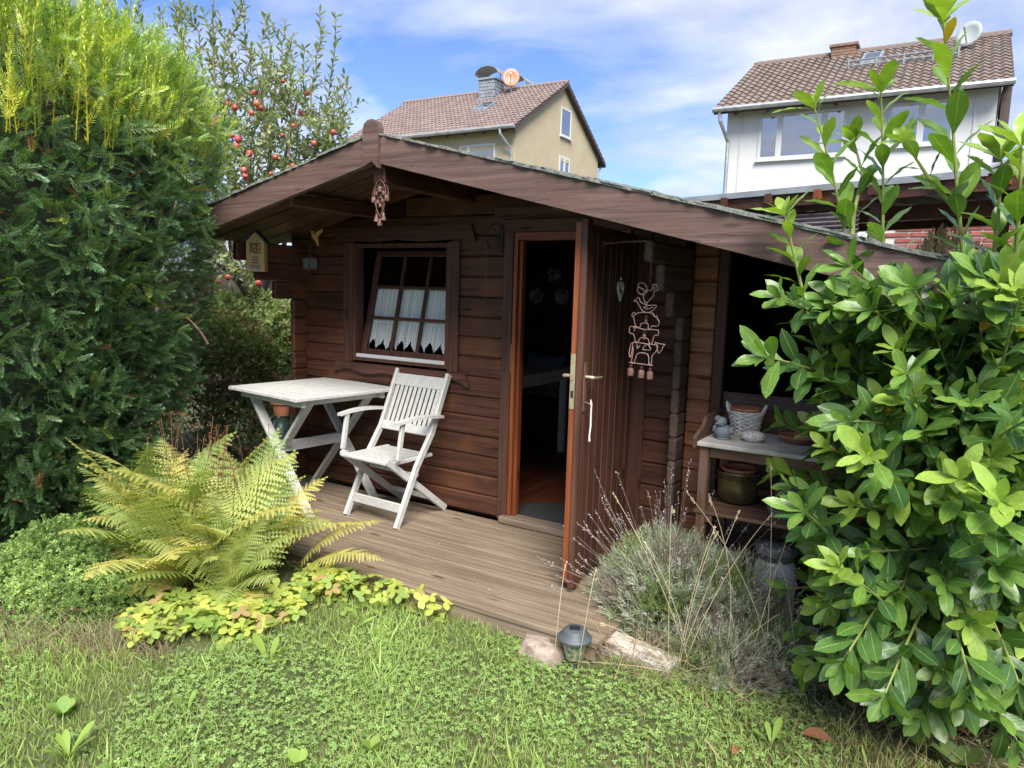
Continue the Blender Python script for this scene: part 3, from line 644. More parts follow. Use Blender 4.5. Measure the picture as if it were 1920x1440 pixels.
def chimney(h, G, a, b, z0, z1, wa, wb, mat, slates=True):
    m__ = MB(); vs = [G(a+i*wa, b+j*wb, z) for i in (0, 1) for j in (0, 1) for z in (z0, z1)]
    ch = m__.add(vs, [(0, 1, 3, 2), (4, 6, 7, 5), (0, 4, 5, 1), (2, 3, 7, 6), (0, 2, 6, 4), (1, 5, 7, 3)]).build('chimney', mat, h)
    vs = [G(a-.06+i*(wa+.12), b-.06+j*(wb+.12), z) for i in (0, 1) for j in (0, 1) for z in (z1+.001, z1+.07)]
    MB().add(vs, [(0, 1, 3, 2), (4, 6, 7, 5), (0, 4, 5, 1), (2, 3, 7, 6), (0, 2, 6, 4), (1, 5, 7, 3)]).build('cap', 'zinc' if slates else mat, ch)
    if slates:
        m__ = MB(); n = int((z1-z0)/.13)
        for k in range(n):
            z = z0+k*.13
            for i in range(int(wa/.14)):
                q = a+(i+.5*(k % 2))*.14
                if q+.14 < a+wa+.08: m__.add([G(q, b-.02, z), G(q+.135, b-.02, z), G(q+.135, b-.003, z+.16), G(q, b-.003, z+.16)], [(0, 1, 2, 3)])
            for i in range(int(wb/.14)):
                q = b+(i+.5*(k % 2))*.14
                if q+.14 < b+wb+.08: m__.add([G(a-.02, q, z), G(a-.02, q+.135, z), G(a-.003, q+.135, z+.16), G(a-.003, q, z+.16)], [(0, 1, 2, 3)])
        m__.build('slate_cladding', 'slate', ch, kind='stuff')
    return ch
def cowl(h, G, a, b, z):
    m__ = MB(); n = 10; vs = []
    for i in range(n+1):
        t = math.pi*i/n
        for e in (0, .9): vs.append(G(a+.5-.55*math.cos(t), b+e, z+.12+.32*math.sin(t)))
    m__.add(vs, [(2*i, 2*i+1, 2*i+3, 2*i+2) for i in range(n)]); c_ = m__.build('chimney_cowl', 'zinc', h)
    mod = c_.modifiers.new('thickness', 'SOLIDIFY'); mod.thickness = .02
    MB().tube([G(a+.1, b+.45, z), G(a+.1, b+.45, z+.2)], .02, 5).tube([G(a+.9, b+.45, z), G(a+.9, b+.45, z+.2)], .02, 5).build('cowl_leg', 'zinc', h)
for px_, py_, d_ in ((899, 182, 25.0),): pass
ca = chimney(h1, G1, 2.62, 2.75, 8.6, 9.78, .72, .75, 'slate'); cowl(h1, G1, 2.5, 2.7, 9.86)
cb = chimney(h1, G1, 1.75, 3.9, 8.6, 9.66, .95, .6, 'slate'); cowl(h1, G1, 1.9, 3.8, 9.74)
def dish(h, C, r, mat, facing, mast):
    m__ = MB(); n = 24; fwd = Vector(facing).normalized(); sx_ = fwd.cross(Vector((0, 0, 1))).normalized(); uz_ = sx_.cross(fwd)
    vs = [Vector(C)-fwd*.08*r]; fs = []
    for k in (1, 2, 3):
        for j in range(n):
            t = 2*math.pi*j/n; q = k/3; vs.append(Vector(C)+(sx_*math.cos(t)+uz_*math.sin(t)*1.08)*r*q+fwd*(q*q*.25*r-.08*r))
    fs = [(0, 1+j, 1+(j+1) % n) for j in range(n)]+[(1+k*n+j, 1+k*n+(j+1) % n, 1+(k+1)*n+(j+1) % n, 1+(k+1)*n+j) for k in (0, 1) for j in range(n)]
    d_ = m__.add(vs, fs).build('satellite_dish', mat, h, smooth=True)
    mod = d_.modifiers.new('thickness', 'SOLIDIFY'); mod.thickness = .02
    MB().tube([Vector(C)-uz_*r*.95, Vector(C)+fwd*r*1.1], .018*max(1, r), 5).tube([Vector(C)+fwd*r*1.05, Vector(C)+fwd*r*1.25], .05*max(.6, r), 6).build('receiver_arm', 'zinc', d_)
    MB().tube(mast, .025, 6).build('mast', 'zinc', d_)
M['orange'] = plain('orange_dish', (0.55, 0.17, 0.06), 0.5, c2=(0.30, 0.20, 0.15), scale=9)
M['paledish'] = plain('pale_dish', (0.36, 0.40, 0.40), 0.5, noise=.03)
D1 = G1(2.08, 3.1, 9.82); dish(h1, D1, .34, 'orange', (.5, -.85, .2), [D1-np.array([0, -.05, .0]), D1-np.array([0, -.05, .85])])
def skylight(h, G, a0, a1, b0, b1, zr, m_, Wd):
    z = lambda b: zr-m_*(Wd/2-b)
    vs = [G(a, b, z(b)+dz) for a in (a0, a1) for b in (b0, b1) for dz in (-.02, .12)]
    fs = [(0, 1, 3, 2), (4, 6, 7, 5), (0, 4, 5, 1), (2, 3, 7, 6), (0, 2, 6, 4), (1, 5, 7, 3)]
    s_ = MB().add(vs, fs).build('skylight', 'slate', h)
    vs = [G(a, b, z(b)+dz) for a in (a0+.07, a1-.07) for b in (b0+.1, b1-.1) for dz in (.121, .13)]
    MB().add(vs, fs).build('pane', 'skyglass', s_)
skylight(h1, G1, 2.05, 2.75, 1.35, 2.1, 9.53, .598, 7.22)
# white house
h2, G2, ze2 = house('detached_house', 'white rendered house with brown tiled roof and brick chimney behind the laurel', (-1.527, 16.075, 0), (.99979, .02046, 0), (-.02046, .99979, 0), 7.264, 6.03, 8.567, .536, .45, .25, 'whitewall', 'tile2', 32, 15)
hwindow(h2, G2, .84, 2.94, 5.08, 6.22, [1.36, 2.42]); hwindow(h2, G2, 3.85, 5.25, 5.2, 6.20, [4.55])
MB().add([G2(a, y, z) for a in (.86, 1.32) for y in (-.005, -.004) for z in (5.16, 6.12)], [(0, 1, 3, 2), (4, 6, 7, 5), (0, 4, 5, 1), (2, 3, 7, 6), (0, 2, 6, 4), (1, 5, 7, 3)]).build('curtain', 'curt', h2)
MB().tube([G2(-.1, -.48, ze2-.05), G2(-.07, -.45, ze2-.3), G2(.08, -.1, ze2-.8), G2(.08, -.07, 0)], .05, 8).build('downpipe', 'zinc', h2)
for a in (.38, 5.62): MB().add([G2(q, y, z) for q in (a-.02, a+.02) for y in (-.025, -.002) for z in (0, 6.35)], [(0, 1, 3, 2), (4, 6, 7, 5), (0, 4, 5, 1), (2, 3, 7, 6), (0, 2, 6, 4), (1, 5, 7, 3)]).build('wall_strip', 'pvc', h2)
M['brick'] = plain('brown_brick', (0.26, 0.16, 0.11), 0.9, noise=.2)
c2 = chimney(h2, G2, 1.97, 3.35, 7.9, 8.72, .64, .6, 'brick', False)
for k in range(6):
    for i in range(4):
        q = 1.98+(i-.5*(k % 2))*.205; a0, a1 = max(1.97, q), min(2.61, q+.19)
        if a1-a0 > .04: MB().add([G2(a, y, z) for a in (a0, a1) for y in (3.332, 3.3495) for z in (8.27+k*.075, 8.33+k*.075)], [(0, 1, 3, 2), (4, 6, 7, 5), (0, 4, 5, 1), (2, 3, 7, 6), (0, 2, 6, 4), (1, 5, 7, 3)]).build('brick', 'brick', c2)
skylight(h2, G2, 2.88, 3.38, 2.15, 3.0, 8.567, .536, 7.264)
for zz_ in (.14, .26):
    MB().tube([G2(2.6, 1.75, 8.567-.536*(3.632-1.75)+zz_), G2(5.2, 1.75, 8.567-.536*(3.632-1.75)+zz_)], .025, 6).build('snow_guard_pipe', 'slate', h2)
for a in (2.65, 3.3, 3.95, 4.6, 5.15): MB().tube([G2(a, 1.75, 6.9+.65), G2(a, 1.75, 8.567-.536*(3.632-1.75)+.30)], .03, 5).build('snow_guard_bracket', 'slate', h2)
D2 = G2(5.35, 2.6, 8.36); dish(h2, D2, .31, 'paledish', (-.35, -.9, .25), [D2+np.array([-.02, .1, -.2]), D2+np.array([-.12, .1, -.62])])
MB().add([G2(a, y, z) for a in (6.10, 6.28) for y in (.0, 1.2) for z in (4.9, 6.35)], [(0, 1, 3, 2), (4, 6, 7, 5), (0, 4, 5, 1), (2, 3, 7, 6), (0, 2, 6, 4), (1, 5, 7, 3)]).build('verge_cladding', 'verge', h2)

# ============================================================ CARPORT AND WALLS BEHIND
cp = thing('carport', 'low flat-roofed brown carport with galvanised roof edge behind the cabin', 'carport', (2.6, 5.3, 0)); OFF[cp.name] = np.array([2.6, 5.3, 0])
cd = np.array([3.42, -1.13, 0]); cd /= np.linalg.norm(cd); cn = np.array([-cd[1], cd[0], 0]); c0 = np.array([.885, 5.825, 0])
GC = lambda a, b, z: c0+cd*a+cn*b+np.array([0, 0, z])
def cbx(a0, a1, b0, b1, z0, z1): return MB().add([GC(a, b, z) for a in (a0, a1) for b in (b0, b1) for z in (z0, z1)], [(0, 1, 3, 2), (4, 6, 7, 5), (0, 4, 5, 1), (2, 3, 7, 6), (0, 2, 6, 4), (1, 5, 7, 3)])
cbx(-.9, 5.6, 0, 2.3, 2.76, 2.80).build('roof', 'felt', cp); cbx(-.92, 3.62, -.03, -.001, 2.735, 2.805).build('roof_edge', 'zinc', cp)
cbx(-.9, 5.6, .02, .06, 2.60, 2.755).build('fascia_board', 'logX', cp)
for i in range(9): cbx(-.6+i*.62, -.52+i*.62, -.06, 2.2, 2.64, 2.75).build('rafter', 'orangeY' if i % 3 == 1 else 'logY', cp)
for a, b in ((-.5, .2), (2.42, .2), (-.5, 2.1), (2.42, 2.1), (5.2, .2)): cbx(a, a+.11, b, b+.11, -.1, 2.64).build('post', 'trimZ', cp)
for i in range(2): cbx(-.4, 5.2, .9+i*1.1, 1.0+i*1.1, 2.45, 2.62).build('cross_beam', 'logX', cp)
m_ = MB(); n = 30; vs = []
for j in range(n*4+1):
    z = 1.0+(2.50-1.0)*j/(n*4); o_ = .018*math.sin(j*math.pi/2); vs += [GC(.35, .10+o_, z), GC(2.36, .10+o_, z)]
m_.add(vs, [(2*j, 2*j+1, 2*j+3, 2*j+2) for j in range(n*4)]); M['corr'] = plain('grey_brown_corrugated_sheet', (0.30, 0.27, 0.28), 0.45, .2, noise=.15, scale=4, c2=(.14, .11, .115))
m_.build('corrugated_wall', 'corr', cp)
# darker gabled shed roof edge at the far right
sh = thing('shed', 'dark brown neighbouring shed roof peeping over the carport at the far right', 'shed', (4.9, 4.6, 0)); OFF[sh.name] = np.array([4.9, 4.6, 0])
MB().beam(S(1845, 322, 8.2), S(1990, 262, 7.9), .5, .03, (0, 0, 1)).build('roof_sheet', 'felt', sh); MB().beam(S(1858, 345, 8.2), S(1990, 292, 7.9), .06, .16).build('beam', 'logX', sh)
MB().beam(S(1895, 310, 8.0), S(1895, 310, 8.0)*np.array([1, 1, 0]), .1, .1, (1, 0, 0)).build('post', 'logZ', sh)
# red and white banded wall with pampas grass
bw = thing('garden_wall', 'red and white banded brick wall seen between the laurel shoots', 'wall', (5.2, 8.5, 0)); OFF[bw.name] = np.array([5.2, 8.5, 0])
M['redband'] = plain('red_brick', (0.33, 0.10, 0.085), 0.85, noise=.2); M['whband'] = plain('white_band', (0.7, 0.68, 0.66), 0.85, noise=.08)
PB0 = S(1690, 480, 10.5); PB1 = S(1990, 480, 9.5); bd_ = PB1-PB0; bd_[2] = 0; bl = np.linalg.norm(bd_); bd_ /= bl; bnn = np.array([-bd_[1], bd_[0], 0])
def bwx(a0, a1, z0, z1, dd=0): return MB().add([PB0*np.array([1, 1, 0])+bd_*a+bnn*b+np.array([0, 0, z]) for a in (a0, a1) for b in (dd, .24) for z in (z0, z1)], [(0, 1, 3, 2), (4, 6, 7, 5), (0, 4, 5, 1), (2, 3, 7, 6), (0, 2, 6, 4), (1, 5, 7, 3)])
bwx(-.3, bl, -.18, 2.62, .02).build('mortar_core', 'whband', bw)
bricks = []
for k in range(14):
    z = 1.46+k*.082
    for i in range(8):
        a = -.28+(i+.5*(k % 2))*.36
        if a+.34 < bl: bwx(a, a+.345, z, z+.052, 0).build('brick', 'redband', bw)
bwx(-.35, bl, 2.621, 2.72, -.04).build('coping', 'whband', bw)

# ============================================================ FENCES ON THE LEFT
fe = thing('wooden_fence', 'brown weathered lamella fence panel beyond the box shrub', 'fence', (-3.8, 1.95, GZ)); OFF[fe.name] = np.array([-3.8, 1.95, GZ])
fA = S(250, 560, 9.6)*np.array([1, 1, 0]); fB = S(560, 560, 8.7)*np.array([1, 1, 0]); fd = fB-fA; fl = np.linalg.norm(fd); fd /= fl
for k in range(12):
    z = -.05+k*.145; off = .012*(k % 2)
    MB().beam(fA+np.array([0, 0, z]), fB+np.array([0, 0, z]), .016, .155, (0, 0.15 if k % 2 else -.15, 1)).build('slat', 'greyX', fe)
for i in range(5):
    p = fA+fd*fl*i/4; MB().beam(p+np.array([0, -.03, GZ]), p+np.array([0, -.03, 1.68]), .07, .05, (0, 1, 0)).build('post', 'greyZ', fe)
MB().beam(fA+np.array([0, 0, 1.70]), fB+np.array([0, 0, 1.70]), .08, .04).build('top_rail', 'greyX', fe)
wf = thing('wire_fence', 'sagging chain-link wire fence between shrub and cabin', 'fence', (-2.2, 1.5, GZ)); OFF[wf.name] = np.array([-2.2, 1.5, GZ])
b = Bag(); wA = np.array([-4.4, 1.1, 0]); wB = np.array([-.25, 1.55, 0]); wl = np.linalg.norm(wB-wA); wd = (wB-wA)/wl
for i in range(-16, 62):
    for s_ in (1, -1):
        a0 = i*.085; pts = []
        for q in (0, .5, 1):
            a = a0+s_*q*1.25*.8 if s_ > 0 else a0+1.0-q*1.0
            z = -.12+q*1.3
            if 0 <= a <= wl: pts.append(wA+wd*a+np.array([0, .012*s_, z]))
        if len(pts) > 1: b.tube(pts, .0022, .0022, (.30, .33, .31), 3)
for z in (1.17, .6): b.tube([wA+np.array([0, 0, z]), wB+np.array([0, 0, z-.03])], .003, .003, (.55, .58, .56), 4)
b.build('wire_mesh', 'dry', wf, kind='stuff')
for q in (.12, .5, .86): MB().tube([wA+wd*wl*q+np.array([0, -.02, GZ]), wA+wd*wl*q+np.array([0, -.02, 1.25])], .018, 7).build('post', 'zinc', wf)

# ============================================================ TABLE AND CHAIR
tb = thing('folding_table', 'white slatted folding table with crossed legs on the terrace', 'table', (.50, -.40, 0), math.radians(-7)); OFF[tb.name] = np.zeros(3)
TZ = .80
for i in range(11): MB().cbox(-.335, .335, -.365+i*.0664, -.365+i*.0664+.0635, TZ-.022, TZ, .004, 'X').build('slat', 'white', tb)
for sx in (-1, 1): MB().cbox(*sorted((sx*.337, sx*.385)), -.41, .41, TZ-.023, TZ+.001, .004, 'Y').build('frame_rail', 'white', tb)
for sy in (-1, 1): MB().cbox(-.336, .336, *sorted((sy*.3665, sy*.41)), TZ-.023, TZ+.001, .004, 'X').build('frame_rail', 'white', tb)
MB().cbox(-.34, .35, -.345, -.315, TZ-.068, TZ-.024, .003, 'X').cbox(-.34, .35, .30, .33, TZ-.068, TZ-.024, .003, 'X').build('apron', 'white', tb)
MB().cbox(-.30, -.27, -.31, .295, TZ-.06, TZ-.026, .003, 'Y').cbox(.28, .31, -.36, .36, TZ-.065, TZ-.026, .003, 'Y').build('cross_rail', 'white', tb)
for y, q in ((-.28, .028), (.26, -.028)):
    MB().beam((-.30, y, TZ-.05), (.34, y, .012), .024, .062, (0, 1, 0)).xf(lambda p: p).build('leg', 'white', tb)
    MB().beam((.30, y+q, TZ-.05), (-.34, y+q, .012), .024, .062, (0, 1, 0)).build('leg', 'white', tb)
MB().cbox(-.015, .012, -.25, .23, .385, .455, .003, 'Y').build('stretcher', 'white', tb)
ch = thing('folding_chair', 'white slatted folding armchair standing in front of the cabin window', 'chair', (1.140, -.25, 0), math.radians(-3)); OFF[ch.name] = np.zeros(3)
for s_ in (-1, 1):
    x = s_*.225
    pts = [(x, -.265, .0), (x, -.085, .36), (x, .055, .56), (x, .215, .925)]
    m_ = MB()
    for a, b_ in zip(pts[:-1], pts[1:]): m_.beam(Vector(a)+Vector((0, 0, 0)), Vector(b_)+(Vector(b_)-Vector(a)).normalized()*.008, .026, .045, (0, 1, .3), .005)
    m_.build('long_leg', 'white', ch)
    x2 = s_*.196
    MB().beam((x2, -.31, .425), (x2, .24, .012), .024, .045, (0, 1, 1), .005).tube([(x2-.013, -.31, .425), (x2+.013, -.31, .425)], .024, 12).build('short_leg', 'white', ch)
    m_ = MB(); n = 9; vs = []
    for i in range(n):
        t = i/(n-1); y = .13-t*.43; z = .655+.026*math.sin(t*2.6)-.008*t; w = .020+.010*math.sin(math.pi*min(1, t*1.15)**.8)
        xx = s_*(.248+.006*math.sin(t*3))
        vs += [(xx-w, y, z), (xx+w, y, z), (xx+w*.9, y, z+.018), (xx-w*.9, y, z+.018)]
    m_.add(vs, [(i*4+j, i*4+(j+1) % 4, i*4+4+(j+1) % 4, i*4+4+j) for i in range(n-1) for j in range(4)]+[(3, 2, 1, 0), tuple(range(4*n-4, 4*n))]).build('armrest', 'white', ch, smooth=True)
    MB().beam((s_*.246, -.235, .675), (s_*.246, -.275, .44), .022, .034, (0, 1, 0), .004).build('arm_support', 'white', ch)
def bk(z): return .055+(z-.56)*(.16/.365)
MB().beam((-.213, bk(.865), .865), (.213, bk(.865), .865), .020, .085, (0, .4, 1), .004).build('top_rail', 'white', ch)
MB().beam((-.213, bk(.565), .565), (.213, bk(.565), .565), .020, .060, (0, .4, 1), .004).build('lower_rail', 'white', ch)
for i in range(10):
    x = -.182+i*.0404; MB().beam((x, bk(.592), .592), (x, bk(.826), .826), .026, .012, (0, 1, 0), .003).build('back_slat', 'white', ch)
def seatz(y): return .425+.006*math.sin((y+.3)*7)-.03*(y+.3)
for i in range(11):
    x = -.155+i*.031; m_ = MB(); vs = []
    for j in range(6):
        y = -.285+j*.066; z = seatz(y); vs += [(x-.0125, y, z-.014), (x+.0125, y, z-.014), (x+.0125, y, z), (x-.0125, y, z)]
    m_.add(vs, [(k*4+j, k*4+(j+1) % 4, k*4+4+(j+1) % 4, k*4+4+j) for k in range(5) for j in range(4)]+[(3, 2, 1, 0), (20, 21, 22, 23)]).build('seat_slat', 'white', ch)
MB().cbox(-.198, .198, -.335, -.288, .405, .432, .008, 'X').cbox(-.172, .172, .046, .085, .392, .416, .004, 'X').cbox(-.206, -.178, -.287, .09, .398, .420, .003, 'Y').cbox(.178, .206, -.287, .09, .398, .420, .003, 'Y').build('seat_frame', 'white', ch)
MB().cbox(-.212, .212, -.222, -.206, .085, .145, .003, 'X').build('front_stretcher', 'white', ch)
MB().cbox(-.184, .184, .13, .15, .085, .118, .003, 'X').build('rear_stretcher', 'white', ch)
MB().tube([(-.212, -.06, .30), (.212, -.06, .30)], .012, 8).build('middle_stretcher', 'white', ch)

# ============================================================ INSIDE THE CABIN
it = thing('dining_table', 'pale painted table standing inside the open cabin doorway', 'table', (.78, 1.35, .025)); OFF[it.name] = np.array([.78, 1.35, .025])
MB().cbox(.35, 1.24, .62, 2.05, .785, .81, .004, 'Y').build('tabletop', 'white2', it); MB().cbox(.38, 1.21, .65, 2.02, .70, .784, .003, 'Y').build('apron', 'white2', it)
for x in (.38, 1.15):
    for y in (.66, 1.96): MB().cbox(x, x+.055, y, y+.055, .026, .70, .003, 'Z').build('leg', 'white2', it)
be = thing('corner_bench', 'dark wooden corner bench along the back wall of the cabin', 'bench', (1.3, 2.6, .025)); OFF[be.name] = np.array([1.3, 2.6, .025])
MB().cbox(.06, 2.4, 2.45, 2.93, .40, .44, .004, 'X').build('seat', 'logX', be); MB().box(.08, 2.35, 2.50, 2.90, .026, .399).build('seat_box', 'logX', be)
M['cush'] = plain('grey_fabric', (0.36, 0.34, 0.31), 0.95, noise=.08, scale=60); M['bluecush'] = plain('blue_grey_fabric', (0.22, 0.30, 0.36), 0.95, noise=.12, scale=20)
def pillow(name, label, c, w, h, t, mat, lean, yaw=0):
    n = 9; m_ = MB(); vs = []; fs = []
    for sgn in (1, -1):
        for i in range(n+1):
            for j in range(n+1):
                u_ = i/n*2-1; v_ = j/n*2-1; e = max(0, (1-u_**4))*max(0, (1-v_**4)); k_ = 1-.06*(1-abs(v_)**2)*abs(u_)
                vs.append((u_*w/2*k_, sgn*t/2*e**.6, h/2*v_*(1-.06*(1-u_**2))))
        b0 = 0 if sgn == 1 else (n+1)**2
        fs += [(b0+i*(n+1)+j, b0+(i+1)*(n+1)+j, b0+(i+1)*(n+1)+j+1, b0+i*(n+1)+j+1) for i in range(n) for j in range(n)]
    R_ = Matrix.Rotation(yaw, 3, 'Z') @ Matrix.Rotation(lean, 3, 'X')
    o = m_.add(vs, fs).xf(lambda p: R_ @ p+Vector(c)).build(name, mat, smooth=True)
    return tag(o, label, 'pillow')
pillow('cushion', 'large pale grey cushion leaning upright on the cabin bench', (1.42, 2.72, .66), .52, .46, .16, 'cush', -.25, .1)
pillow('cushion', 'blue-grey cushion lying behind the indoor table', (.55, 2.70, .64), .50, .42, .15, 'bluecush', -.35, -.15)
o = MB().cbox(.08, 2.38, 2.47, 2.91, .441, .50, .02, 'X').build('seat_pad', 'cush', cat='seat pad', label='long grey seat pad covering the indoor bench', smooth=True)
M['plate'] = plain('china_plate', (0.55, 0.56, 0.60), 0.15, noise=.4, scale=18, c2=(0.08, 0.06, 0.09), spec=.8)
for n_, (x, z, lb) in enumerate(((.529, 1.665, 'topmost of three patterned wall plates on the dark back wall'), (.321, 1.45, 'lower left of three patterned wall plates on the dark back wall'), (.634, 1.45, 'lower right of three patterned wall plates on the dark back wall'))):
    m_ = MB().lathe([(.001, .006), (.05, .006), (.056, .002), (.085, .016), (.09, .012), (.05, -.004), (.001, -.004)], (0, 0, 0), 24)
    m_.xf(lambda p: Vector((x+p.x, YB-.062-p.z, z+p.y))).build('wall_plate', 'plate', smooth=True, cat='plate', label=lb, group='plates on the back wall of the cabin')
M['mat'] = plain('grey_ribbed_mat', (0.045, 0.045, 0.05), 0.95, noise=.4, scale=140, c2=(0.015, 0.015, 0.02), bump=1.0)
m_ = MB(); n = 20; c_ = (2.05, .085)
m_.prism([(c_[0]-.34, c_[1])]+[(c_[0]-.34*math.cos(math.pi*i/n), c_[1]+.42*math.sin(math.pi*i/n)) for i in range(1, n)]+[(c_[0]+.34, c_[1])], .0245, .034, 'XY').build('doormat', 'mat', cat='doormat', label='grey half-round doormat just inside the open door')
# ============================================================ THINGS HUNG ON THE CABIN
ih = thing('insect_hotel', 'pale wooden insect hotel with dark pitched roof under the left eave', 'insect hotel', (.05, -.49, 1.57)); OFF[ih.name] = np.array([.05, -.49, 1.57])
M['pine'] = wood('pale_pine', (0.42, 0.27, 0.12), (0.58, 0.40, 0.20), (0.5, 0.34, 0.17), 'Z', rough=.6, speck=0, vary=.05)
# turned so that its front looks towards the terrace; local frame: u = front width axis
ia = math.radians(38); iu = Vector((math.cos(ia), math.sin(ia), 0)); iv = Vector((math.sin(ia), -math.cos(ia), 0)); ic = Vector((.075, -.52, 1.572))
def il(p): return ic+iu*p.x+iv*p.y+Vector((0, 0, p.z))
MB().prism([(-.06, 0), (.06, 0), (.06, .20), (0, .262), (-.06, .20)], -.06, .030).xf(il).build('body', 'pine', ih)
for s_ in (-1, 1): MB().prism([(0, .268), (s_*.085, .178), (s_*.092, .186), (0, .284)], -.07, .048).xf(il).build('roof_board', 'black', ih)
m_ = MB()
for i in range(7):
    for j in range(7):
        if random.random() < .85: x = -.033+i*.011; z = .125+j*.0105; m_.tube([(x, .031, z), (x, .026+random.uniform(.003, .008), z)], .0050, 6)
M['hole'] = plain('dark_holes', (0.05, 0.03, 0.02), .9); m_.xf(il).build('reed_tubes', 'hole', ih, kind='stuff')
for z in (.092, .075, .057): MB().box(-.022+.006*(z == .075), .022-.006*(z == .075), .0305, .032, z, z+.006).xf(il).build('slot', 'hole', ih)
for x in (-.016, .018): MB().tube([il(Vector((x, .0305, .028))), il(Vector((x, .040, .028)))], .0155, 12).build('entrance_disc', 'slate', ih)
for i, (x, z) in enumerate(((-.02, .215), (.02, .225), (.0, .235), (.035, .21), (.012, .207))): MB().tube([il(Vector((x, .0305, z))), il(Vector((x, .0325, z)))], .004, 7).build('hole', 'hole', ih)
la = thing('hanging_lantern', 'small grey glass lantern hanging in the dark cabin corner', 'lantern', (.10, -.06, 1.60)); OFF[la.name] = np.array([.10, -.06, 1.60])
M['lglass'] = plain('frosted_lantern_glass', (0.16, 0.22, 0.23), .2, noise=.1, spec=.7)
MB().box(.065, .135, -.095, -.025, 1.612, 1.685).build('glass_body', 'lglass', la); MB().box(.058, .142, -.102, -.018, 1.600, 1.611).lathe([(.055, 1.686), (.02, 1.705), (.006, 1.715), (.001, 1.72)], (.10, -.06, 0), 4).build('metal_frame', 'iron', la)
for x in (.064, .134):
    for y in (-.096, -.026): MB().box(x-.003, x+.003, y-.003, y+.003, 1.612, 1.686).build('corner_post', 'iron', la)
MB().tube([(.10, -.06, 1.715), (.10, -.06, 1.80), (.06, -.03, 1.83)], .0025, 5).build('hook', 'iron', la)
bi = thing('bird_ornament', 'small yellow hanging bird ornament with spread wing in the cabin corner', 'bird ornament', (.18, -.09, 1.83)); OFF[bi.name] = np.array([.18, -.09, 1.83])
M['yellow'] = plain('yellow_paint', (0.62, 0.42, 0.12), .6, noise=.1, scale=30)
MB().tube([(.145, -.085, 1.885), (.16, -.09, 1.870), (.185, -.09, 1.84), (.205, -.09, 1.81), (.215, -.09, 1.775)], [.006, .016, .022, .013, .006], 10).build('body', 'yellow', bi, smooth=True)
MB().prism([(.19, 1.842), (.215, 1.875), (.27, 1.89), (.262, 1.872), (.235, 1.852), (.21, 1.83)], -.10, -.094).build('wing', 'yellow', bi); MB().prism([(.12, 1.89), (.15, 1.897), (.15, 1.88)], -.09, -.082).build('beak', 'iron', bi)
MB().tube([(.19, -.09, 1.86), (.19, -.09, 2.0)], .001, 4).build('thread', 'darkstr', bi)
def bell(parent, c, r, h, mat='iron', conical=False, name='bell'):
    c = Vector(c); pr = [(r*.95, -h), (r, -h*.94), (r*.9, -h*.1), (r*.75, 0), (.001, .002)] if not conical else [(r, -h), (r*.8, -h*.8), (r*.35, -h*.1), (.001, 0)]
    MB().lathe(pr, c, 10).tube([c+Vector((0, 0, -.002)), c+Vector((.006, 0, .010)), c+Vector((0, 0, .020)), c+Vector((-.006, 0, .010))], .0015, 4, closed=True).build(name, mat, parent, smooth=True)
wc = thing('wind_chime', 'rusty iron wind chime with small bells hanging below the roof ridge', 'wind chime', (1.503, -.86, 2.11)); OFF[wc.name] = np.array([1.503, -.86, 2.11])
X0, Y0 = 1.503, -.86
for k in range(3): MB().tube([(X0+.007*math.cos(t)*(1 if k % 2 else .2), Y0+.007*math.cos(t)*(.2 if k % 2 else 1), 2.118-k*.022+.015*math.sin(t)) for t in np.linspace(0, 6.28, 9)[:-1]], .002, 5, closed=True).build('chain_link', 'iron', wc)
drop = lambda w, zt, zb, x=0: [(X0+x+w*math.sin(t)*(math.sin(t/2)**.8), Y0, zb+(zt-zb)*(1-math.cos(t/1.0))/2*1.0 if False else zb+(zt-zb)*(.5-.5*math.cos(t))) for t in np.linspace(.02, 6.26, 26)]
MB().tube(drop(.050, 2.055, 1.865), .0032, 5, closed=True).build('outer_drop', 'iron', wc)
for x in (-.03, .03): MB().tube([(X0+x+.026*math.sin(t), Y0+.004, 1.985+.05*math.cos(t)) for t in np.linspace(-2.2, 2.2, 12)], .0025, 5).build('scroll', 'iron', wc)
MB().tube([(X0-.02, Y0-.004, 1.905), (X0-.025, Y0-.004, 1.95), (X0, Y0-.004, 1.975), (X0+.025, Y0-.004, 1.95), (X0+.02, Y0-.004, 1.905), (X0, Y0-.004, 1.87)], .0025, 5, closed=True).build('inner_drop', 'iron', wc)
for x, z, r, h in ((0, 2.025, .014, .028), (-.025, 2.0, .009, .02), (.025, 2.0, .009, .02), (-.045, 1.972, .014, .030), (.047, 1.978, .014, .030), (-.015, 1.955, .009, .018), (.018, 1.958, .009, .018), (.002, 1.935, .010, .018)): bell(wc, (X0+x, Y0, z), r, h)
for x, z in ((-.025, 1.885), (.025, 1.89)): bell(wc, (X0+x, Y0, z), .015, .042, conical=True)
bell(wc, (X0, Y0, 1.855), .015, .036)
